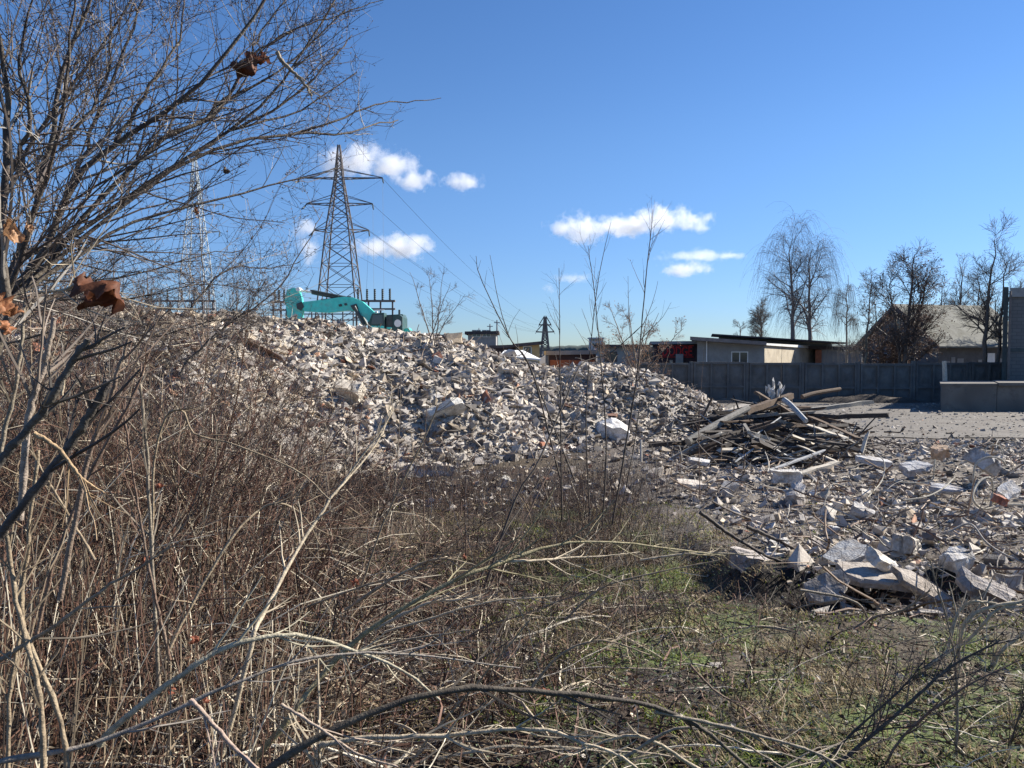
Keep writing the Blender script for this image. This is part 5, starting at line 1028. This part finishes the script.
# curled dead leaves caught in the branches
def dead_leaf(px, py, Y, s, label, seed, c=(.30, .13, .06), nm='dead_leaf', curl=2.2):
    r = np.random.default_rng(seed); n = 19; u, v = np.meshgrid(np.linspace(-1, 1, n), np.linspace(-1, 1, n)); rr = np.sqrt(u*u+v*v)+1e-6; th = np.arctan2(v, u)
    lob = .62+.30*np.abs(np.cos(th*2.5))+r.normal(0, .03, th.shape)*(rr > .8); sc_ = np.maximum(np.abs(u), np.abs(v))/rr*lob; x = u*sc_; y = v*sc_
    an = x*curl*1.1; X = np.sin(an)/curl*1.1; Z = (1-np.cos(an))/curl*1.1+.22*np.sin(y*6+seed)+.12*np.sin(x*13+seed)*np.cos(y*9)+r.normal(0, .035, x.shape); Yy = y*(1-.15*np.abs(x))
    i = np.arange(n*n).reshape(n, n); Q = np.stack([i[:-1, :-1], i[:-1, 1:], i[1:, 1:], i[1:, :-1]], -1).reshape(-1, 4)
    col = np.array(c)[None]*(1+.5*np.sin(x*20+y*14).ravel()[:, None]*.5); a = Acc(); a.add(np.stack([X, Yy, Z], -1).reshape(-1, 3)*s, Q, col)
    tubes(a, np.array([(0, -s*.9, 0), (s*.1, -s*1.3, s*.1), (s*.3, -s*1.6, 0)]), np.array([.0016, .0014, .001]), 4, (.35, .22, .12))
    o = link(nm, a.mesh(nm, M_LEAF, True), None, tuple(P(px, py, Y)), tuple(r.uniform(0, 6.28, 3))); return tag(o, label, 'leaf')
dead_leaf(104, 288, 2.0, .088, 'large curled rust brown leaf hanging before the left branches', 3, (.13, .05, .025), curl=3)
dead_leaf(250, 70, 2.9, .08, 'crumpled dark brown leaf cluster high in the branches', 5, (.14, .055, .03), curl=3.2)
dead_leaf(262, 62, 2.95, .04, 'small dark curled leaf beside the crumpled cluster', 6, (.2, .08, .05), curl=3)
dead_leaf(197, 211, 3.1, .018, 'tiny brown leaf before the pale pylon', 7)
dead_leaf(227, 170, 3.1, .02, 'tiny dark withered leaf on a right hand twig', 8, (.10, .07, .05))
dead_leaf(6, 236, 2.2, .05, 'tan leaf at the left edge, upper one', 9, (.42, .24, .13)); dead_leaf(4, 310, 2.1, .05, 'orange brown leaf at the left edge, lower one', 10, (.38, .18, .09)); dead_leaf(28, 228, 2.3, .02, 'small tan leaf right of the upper edge leaf', 11, (.4, .24, .14)); dead_leaf(8, 325, 2.15, .03, 'small rusty leaf under the lower edge leaf', 12, (.36, .16, .08))
cane([(40, 292), (62, 291), (80, 283), (97, 270)], 2.0, px2(4, 2.0), 'bare light twig end from which the large curled leaf hangs', PL, 0, .6)
cane([(277, 52), (284, 64), (295, 74), (304, 84), (312, 96)], 2.8, px2(5, 2.8), 'broken grey twig hanging down beside the crumpled leaves', GY, 2, .5, (.03, .1))
cane([(62, 395), (66, 370), (73, 355), (88, 348), (100, 341)], 2.4, px2(3, 2.4), 'short pale hooked twig at the left', PL, 0, .6)

# ---------------------------------------------------------------- thicket, weeds, grass, litter (nobody could count them)
rv = np.random.default_rng(2024)
CP = np.array([(.33, .255, .17), (.15, .082, .055), (.165, .13, .09), (.045, .034, .027), (.12, .065, .045), (.60, .53, .40)])
def cols(n, p): return CP[rv.choice(6, n, p=np.array(p)/np.sum(p))]*rv.uniform(.8, 1.2, (n, 1))
def veg_h(px):   # height of the dry growth by direction
    return np.interp(px, [-300, 0, 120, 200, 260, 330, 420, 520, 600, 700, 1100], [2.4, 2.4, 2.4, 2.1, 1.75, 1.25, .8, .55, .45, .25, .2])
def rootpts(n, y0, y1, p0, p1, dens, pw=1.0):
    X, Y, PXX = [], [], []; c = 0
    while c < n:
        m = n*3; y = (rv.uniform(y0**pw, y1**pw, m))**(1/pw); px = rv.uniform(p0, p1, m); ok = rv.random(m) < dens(px, y); X.append(((px-512)/F*y)[ok]); Y.append(y[ok]); PXX.append(px[ok]); c += ok.sum()
    return np.concatenate(X)[:n], np.concatenate(Y)[:n], np.concatenate(PXX)[:n]
def thicket():
    a = Acc()
    den = lambda px, y: np.interp(px, [-200, 250, 400, 520, 620, 700], [1, 1, .75, .45, .3, 0])*(.35+.9*smooth((fbm((px-512)/F*y*.9, y*.9, 5)-.33)*4))
    # main canes
    N = 5600; x, y, px = rootpts(N, 3.6, 21, -200, 690, lambda p, q: den(p, q)*np.where(q > 13, np.interp(p, [-200, 260, 340, 400], [1.6, 1.6, .7, .2]), .8)); h = veg_h(px)*np.interp(y, [3, 5, 8, 16], [.45, .62, .9, 1.05])*rv.uniform(.45, 1.1, N)
    d = np.stack([rv.normal(.1, .35, N), rv.normal(0, .3, N), np.ones(N)], 1); d[:, :2] *= rv.uniform(.6, 2.6, N)[:, None]; az = rv.uniform(0, 2*np.pi, N); arch = rv.gamma(2.2, .075, N)
    trop = np.stack([np.cos(az)*arch, np.sin(az)*arch, -arch*.9], 1); C = strands(np.stack([x, y, G(x, y)-.03], 1), d, h*rv.uniform(1, 1.6, N), 7, .12, trop*1.3, rv)
    Rr = taper(rv.uniform(.0034, .0085, N), 7, .35); tubes(a, C, Rr, 3, cols(N, [1.5, 3.5, 1.5, 4, 4, 1.8]))
    Nt = 560; xt, yt, pt_ = rootpts(Nt, 5, 11, -220, 300, lambda p, q: np.interp(p, [-220, 120, 230, 300], [1, 1, .6, .15])); dt = np.stack([rv.normal(.12, .3, Nt), rv.normal(0, .25, Nt), np.ones(Nt)], 1); Ct = strands(np.stack([xt, yt, G(xt, yt)], 1), dt, rv.uniform(2.0, 3.2, Nt)*np.interp(pt_, [0, 200, 300], [1, .88, .72]), 9, .07, (0, 0, -.01), rv); Rt = taper(rv.uniform(.005, .010, Nt), 9, .25); tubes(a, Ct, Rt, 4, cols(Nt, [1, 4, 1.5, 3.5, 4, .7]))
    Ct2, Rt2 = sprout(Ct, Rt, 12, .2, .9, (22, 65), .25, 4, .13, (0, 0, .02), .5, .002, rg=rv, end=.45); tubes(a, Ct2, Rt2, 3, cols(len(Ct2), [2, 5, 2, 3, 5, 1])); Ct3, Rt3 = sprout(Ct2, Rt2, 3, .07, .3, (25, 70), .1, 2, .15, (0, 0, .02), .6, .0016, rg=rv, end=.6); tubes(a, Ct3, Rt3, 3, cols(len(Ct3), [2, 5, 2, 3, 5, 1]))
    C2, R2 = sprout(C, Rr, 4, .12, .6, (30, 85), .12, 4, .25, (0, 0, .01), .55, .0026, rg=rv, end=.5); tubes(a, C2, R2, 3, cols(len(C2), [1.5, 4, 1.5, 5, 4.5, 1.2]))
    m = len(C2); sel = rv.random(m) < .3; C3, R3 = sprout(C2[sel], R2[sel], 2, .05, .22, (25, 70), .1, 2, .15, (0, 0, 0), .6, .0015, rg=rv, end=.6); tubes(a, C3, R3, 3, cols(len(C3), [3, 4, 3, 1.5, 3.5, .5]))
    tag(link('thicket', a.mesh('thicket', M_TWIG)), 'dense tangle of dry brown brambles and shoots', kind='stuff')
    a = Acc(); N = 1500; x, y, px = rootpts(N, 9.5, 17.6, 300, 700, lambda p, q: np.maximum(np.exp(-((p-600)/60)**2), .75*smooth((q-12)/2)*(p < 600))); d = np.stack([rv.normal(0, .3, N), rv.normal(0, .3, N), np.ones(N)], 1); C = strands(np.stack([x, y, G(x, y)-.03], 1), d, rv.uniform(.3, 1.0, N), 6, .10, (0, 0, -.02), rv)
    Rr = taper(rv.uniform(.0022, .005, N), 6, .4); tubes(a, C, Rr, 3, cols(N, [3, 3, 2, 2, 4, 1])); C2, R2 = sprout(C, Rr, 6, .08, .4, (25, 65), .2, 3, .14, (0, 0, .02), .6, .0015, rg=rv, end=.5); tubes(a, C2, R2, 3, cols(len(C2), [3, 3, 2, 2, 4, .6]))
    tag(link('dry_brush', a.mesh('dry_brush', M_TWIG)), 'dry twiggy brush round the feet of the saplings', kind='stuff')
    # straight stalks close by, bottom left
    a = Acc(); N = 1100; x, y, px = rootpts(N, 2.5, 6, -250, 420, lambda p, q: np.interp(p, [-200, 150, 300, 420], [1, 1, .6, 0])*(.25+smooth((fbm((p-512)/F*q*2.2, q*2.2, 8)-.36)*5)), .6)
    d = np.stack([rv.normal(.06, .2, N), rv.normal(0, .2, N), np.ones(N)], 1); L = rv.uniform(.35, 1.15, N)*np.interp(px, [0, 200, 420], [1.15, .9, .45]); C = strands(np.stack([x, y, G(x, y)-.03], 1), d, L, 7, .04, (0, 0, 0), rv)
    Rr = taper(rv.uniform(.0018, .0052, N), 7, .5); tubes(a, C, Rr, 4, cols(N, [2, 3, 1.5, 4.5, 3.5, 2.2])); C2, R2 = sprout(C, Rr, 3, .05, .3, (20, 70), .2, 3, .14, (0, 0, .03), .6, .0015, rg=rv, end=.5); tubes(a, C2, R2, 3, cols(len(C2), [2, 3, 1.5, 4, 3, 1.5]))
    tag(link('stalks', a.mesh('stalks', M_TWIG)), 'crowd of thin upright dry stalks at the lower left', kind='stuff')
    # fallen twigs matted on the ground
    a = Acc(); N = 6800; x, y, px = rootpts(N, 2.9, 12, -200, 1500, lambda p, q: np.interp(p, [-200, 450, 650, 800, 1500], [1, 1, .8, .6, .6]), .5); d = rv.normal(0, 1, (N, 3)); d[:, 2] = np.abs(rv.normal(0, .35, N))
    z = G(x, y)+rv.uniform(0, .06, N)+np.where(px < 480, rv.uniform(0, .3, N)*rv.random(N), 0); L = rv.uniform(.06, .5, N)*np.interp(y, [3, 12], [.7, 1.3]); C = strands(np.stack([x, y, z], 1), d, L, 4, .25, (0, 0, -.08), rv)
    Rr = taper(rv.gamma(2, .0011, N)+.0013*np.interp(y, [3, 12], [1, 2]), 4, .5); tubes(a, C, Rr, 3, cols(N, [1.5, 2.5, 1, 7, 4.5, 2.2])); tag(link('fallen_twigs', a.mesh('fallen_twigs', M_TWIG)), 'matted fallen twigs on the ground', kind='stuff')
    # pale fallen sticks bowed over the twigs in front
    a = Acc(); N = 640; x, y, px = rootpts(N, 2.7, 7.5, -60, 1060, lambda p, q: np.interp(p, [-60, 150, 520, 760, 1060], [.6, 1, 1, .25, .3]), .7); az = rv.normal(.1, .55, N)+np.where(rv.random(N) < .5, 0, np.pi); d = np.stack([np.cos(az), np.sin(az)*.8, rv.uniform(-.05, .55, N)], 1); L = rv.uniform(.25, 1.1, N)
    C = strands(np.stack([x, y, G(x, y)+rv.uniform(0, .32, N)*np.interp(px, [300, 700], [1, .15])], 1), d, L, 11, .10, (0, 0, -.055), rv); Rr = taper(rv.gamma(2.0, .0014, N)+.0011, 11, .4); tubes(a, C, Rr, 5, np.array([PL, TN, GY, (.60, .54, .43), DK])[rv.choice(5, N, p=[.3, .25, .15, .2, .1])]); C2, R2 = sprout(C, Rr, 3, .06, .35, (25, 65), .2, 5, .14, (0, 0, .02), .6, .0011, rg=rv, end=.5); tubes(a, C2, R2, 3, cols(len(C2), [4, 2, 3, 1, 2, 3]))
    tag(link('fallen_sticks', a.mesh('fallen_sticks', M_BARK)), 'pale bowed sticks tangled over the ground in front', kind='stuff')
    # thin weed stems in the open right half
    a = Acc(); N = 1150; x, y, px = rootpts(N, 3.6, 15, 430, 1500, lambda p, q: np.interp(p, [430, 600, 740, 850, 1100], [1, 1, .6, .25, .25]), .8); d = np.stack([rv.normal(0, .25, N), rv.normal(0, .25, N), np.ones(N)], 1); L = rv.uniform(.15, .75, N)*np.interp(px, [430, 650, 1100], [1.2, 1.1, .8])
    C = strands(np.stack([x, y, G(x, y)-.02], 1), d, L, 7, .07, (0, 0, 0), rv); Rr = taper(rv.uniform(.0014, .0035, N), 7, .4); tubes(a, C, Rr, 3, cols(N, [2, 4, 2, 2.5, 4, .7])); C2, R2 = sprout(C, Rr, 5, .04, .3, (20, 55), .3, 3, .1, (0, 0, .04), .6, .001, rg=rv, end=.5); tubes(a, C2, R2, 3, cols(len(C2), [2, 4, 2, 2.5, 4, .5]))
    tag(link('weed_stems', a.mesh('weed_stems', M_TWIG)), 'thin dead weed stems standing in the grass', kind='stuff')
thicket()
def grass():
    a = Acc(); N = 40000; x, y, px = rootpts(N, 3.4, 14.5, 250, 1500, lambda p, q: np.interp(p, [250, 450, 600, 1130], [.25, .6, 1, 1])*(.05+smooth((fbm((p-512)/F*q*1.9, q*1.9, 17)-.42)*9))*np.where(p > np.interp(q, [7, 8.5, 10, 13, 16], [820, 780, 745, 700, 660]), np.where(q > 7, .18, 1), 1), .6)
    dry = smooth((fbm(x*.9, y*.9, 23)-.42)*8)*.7+.12+np.where(y > 8.5, .25, 0); isdry = rv.random(N) < dry; L = np.where(isdry, rv.uniform(.03, .11, N), rv.uniform(.012, .055, N)); az = rv.uniform(0, 2*np.pi, N); le = rv.uniform(.2, 1.3, N)
    w_ = rv.uniform(.0022, .0052, N)*np.interp(y, [3, 14], [.9, 2.0]); b0 = np.stack([x, y, G(x, y)-.005], 1); s_ = np.stack([-np.sin(az), np.cos(az), 0*az], 1)*w_[:, None]; dr = np.stack([np.cos(az)*le, np.sin(az)*le, np.ones(N)], 1); dr = norm(dr)*L[:, None]; m_ = b0+dr*.55; t_ = b0+dr+np.stack([np.cos(az), np.sin(az), -.5+0*az], 1)*(L*.25)[:, None]
    V = np.stack([b0-s_, b0+s_, m_+s_*.8, m_-s_*.8, t_], 1).reshape(-1, 3); base = np.arange(N)[:, None]*5
    c = np.where(isdry[:, None], np.array((.30, .24, .14)), np.array((.20, .25, .035)))*rv.uniform(.65, 1.35, (N, 1)); a.add(V, base+np.array([[0, 1, 2, 3]]), np.repeat(c, 5, 0)); a.f[3].append(base+np.array([[3, 2, 4]]))
    tag(link('grass', a.mesh('grass', M_GRASS)), 'short moss green and straw coloured grass', kind='stuff')
    # small broad weed leaves, silvery green, in clumps
    a = Acc(); NC = 950; cx_, cy_, px = rootpts(NC, 3.5, 9.5, 480, 1500, lambda p, q: np.where(p > 820, np.where(q > 6.5, 0, 1), 1)*np.interp(p, [480, 640, 1130], [.3, 1, 1]), .6); k = 14; N = NC*k; x = np.repeat(cx_, k)+rv.normal(0, .06, N); y = np.repeat(cy_, k)+rv.normal(0, .06, N)
    az = rv.uniform(0, 2*np.pi, N); l = rv.uniform(.008, .026, N); el = rv.uniform(-.2, 1.0, N); b0 = np.stack([x, y, G(x, y)+rv.uniform(0, .03, N)], 1); f_ = np.stack([np.cos(az)*np.cos(el), np.sin(az)*np.cos(el), np.sin(el)], 1)*l[:, None]; s_ = np.stack([-np.sin(az), np.cos(az), rv.normal(0, .25, N)], 1)*(l*.42)[:, None]
    V = np.stack([b0, b0+f_*.5+s_, b0+f_*1.05, b0+f_*.5-s_], 1).reshape(-1, 3); c = np.array([(.10, .16, .06), (.17, .21, .13), (.07, .10, .035)])[rv.choice(3, N)]*rv.uniform(.8, 1.2, (N, 1)); a.add(V, np.arange(4*N).reshape(N, 4), np.repeat(c, 4, 0))
    tag(link('weed_leaves', a.mesh('weed_leaves', M_GRASS)), 'low broad weed leaves in clumps', kind='stuff')
    # leaf litter
    a = Acc(); N = 16000; x, y, px = rootpts(N, 2.8, 12, -200, 1500, lambda p, q: np.where(p > 760, np.where(q > 7.5, .1, .8), 1), .5); az = rv.uniform(0, 2*np.pi, N); l = rv.uniform(.008, .028, N); b0 = np.stack([x, y, G(x, y)+rv.uniform(.002, .02, N)], 1); f_ = np.stack([np.cos(az), np.sin(az), rv.normal(0, .35, N)], 1)*l[:, None]; s_ = np.stack([-np.sin(az), np.cos(az), rv.normal(0, .35, N)], 1)*(l*.65)[:, None]; up = np.array((0, 0, 1.))*(l*rv.uniform(-.2, .6, N))[:, None]
    V = np.stack([b0-f_, b0-s_+up, b0+f_, b0+s_+up], 1).reshape(-1, 3); c = np.array([(.17, .10, .06), (.30, .22, .14), (.035, .022, .015), (.52, .47, .40)])[rv.choice(4, N, p=[.2, .08, .67, .05])]*rv.uniform(.7, 1.2, (N, 1)); f0 = np.arange(N)[:, None]*4; a.add(V, np.concatenate([f0+np.array([[0, 1, 2]]), f0+np.array([[0, 2, 3]])]), np.repeat(c, 4, 0))
    tag(link('fallen_leaves', a.mesh('fallen_leaves', M_LEAF)), 'dead leaves lying on the soil', kind='stuff')
grass()
r2 = [(75, 520, 3.2), (148, 560, 3.2), (195, 640, 3), (170, 690, 2.8), (205, 700, 2.7), (355, 580, 3.8), (410, 560, 5), (465, 556, 5.5), (545, 690, 3.3), (600, 745, 3), (160, 486, 4.2), (205, 545, 4.4)]
for i, (px, py, Y) in enumerate(r2): dead_leaf(px, py, Y, .02+.004*(i % 3), ['rusty leaf caught low in the stems at the far left', 'brown leaf caught beside the upright stem', 'small dark red leaf in the lower left thicket', 'dark red leaf caught above the sweeping branch', 'reddish leaf under the pale olive branch', 'red brown leaf caught left of the olive cane', 'dark leaf in the middle of the thicket', 'red brown leaf near the two leaning dark stems', 'brown leaf behind the bowing dark branch', 'large brown leaf lying at the bottom centre', 'bright rust leaf high in the left thicket', 'rust leaf right of the upright stem'][i], 50+i, (.26, .09, .05))

# ---------------------------------------------------------------- clouds
def cloud(lobes, label, Y=1500., dens=.04, nz=1.1, seed=0):
    k = Y/F; cs = [(P(x, y, Y), rx*k, rz*k) for x, y, rx, rz in lobes]; O = sum(c[0] for c in cs)/len(cs)
    a = Acc(); lo = np.min([c[0]-np.array((c[1], c[1]*.8, c[2]))*1.35 for c in cs], 0)-O; hi = np.max([c[0]+np.array((c[1], c[1]*.8, c[2]))*1.35 for c in cs], 0)-O; box(a, lo[0], hi[0], lo[1], hi[1], lo[2], hi[2])
    m = bpy.data.materials.new('cloud_vapour'); m.use_nodes = True; n = m.node_tree.nodes; l = m.node_tree.links; n.remove(n['Principled BSDF'])
    tc = n.new('ShaderNodeTexCoord'); no = n.new('ShaderNodeTexNoise'); no.inputs['Scale'].default_value = .036*nz; no.inputs['Detail'].default_value = 6; no.inputs['Roughness'].default_value = .65
    of = n.new('ShaderNodeVectorMath'); of.inputs[1].default_value = (seed*500, 0, 0); l.new(tc.outputs['Object'], of.inputs[0]); l.new(of.outputs[0], no.inputs['Vector']); cur = None
    for c, rx, rz in cs:
        s_ = n.new('ShaderNodeVectorMath'); s_.operation = 'SUBTRACT'; s_.inputs[1].default_value = tuple(c-O); l.new(tc.outputs['Object'], s_.inputs[0])
        m_ = n.new('ShaderNodeVectorMath'); m_.operation = 'DIVIDE'; m_.inputs[1].default_value = (rx, rx*.8, rz); l.new(s_.outputs[0], m_.inputs[0]); q = n.new('ShaderNodeVectorMath'); q.operation = 'LENGTH'; l.new(m_.outputs[0], q.inputs[0])
        if cur is None: cur = q.outputs['Value']
        else: mn = n.new('ShaderNodeMath'); mn.operation = 'SMOOTH_MIN'; mn.inputs[2].default_value = .35; l.new(cur, mn.inputs[0]); l.new(q.outputs['Value'], mn.inputs[1]); cur = mn.outputs[0]
    ma = n.new('ShaderNodeMath'); ma.operation = 'MULTIPLY_ADD'; ma.inputs[1].default_value = 3.6; ma.inputs[2].default_value = -1.9; l.new(no.outputs[0], ma.inputs[0]); ad = n.new('ShaderNodeMath'); ad.operation = 'SUBTRACT'; l.new(ma.outputs[0], ad.inputs[0]); l.new(cur, ad.inputs[1])
    mr = n.new('ShaderNodeMapRange'); mr.inputs[1].default_value = -1.12; mr.inputs[2].default_value = -.3; mr.inputs[3].default_value = 0; mr.inputs[4].default_value = dens; l.new(ad.outputs[0], mr.inputs[0])
    pv = n.new('ShaderNodeVolumePrincipled'); pv.inputs['Color'].default_value = (.955, .96, .97, 1); pv.inputs['Anisotropy'].default_value = .35; l.new(mr.outputs[0], pv.inputs['Density']); l.new(pv.outputs[0], n['Material Output'].inputs['Volume'])
    tag(link('cloud', a.mesh('cloud', m), None, tuple(O)), label, 'cloud')
cloud([(340, 163, 22, 14), (362, 160, 22, 16), (392, 166, 24, 13), (415, 180, 18, 9)], 'large white cloud behind the top of the dark pylon', seed=1)
cloud([(462, 182, 18, 8)], 'small round white cloud right of the large one', seed=2)
cloud([(400, 247, 30, 11), (376, 248, 24, 8), (420, 243, 12, 8)], 'white cloud right of the middle of the dark pylon', seed=3)
cloud([(305, 228, 13, 10), (308, 250, 11, 14)], 'small cloud left of the dark pylon between the twigs', dens=.03, seed=4)
cloud([(560, 229, 14, 8), (582, 230, 24, 14), (628, 226, 34, 9), (662, 219, 30, 10), (693, 222, 18, 8)], 'long white cloud over the saplings at centre', seed=5)
cloud([(686, 269, 22, 7)], 'small flat cloud below the right end of the long one', seed=6)
cloud([(700, 256, 34, 4.5), (730, 256, 16, 3)], 'faint thin wisp of cloud above the small flat one', dens=.018, seed=7)
cloud([(572, 278, 18, 5), (548, 288, 8, 5)], 'very faint little cloud behind the sapling tips', dens=.012, seed=8)
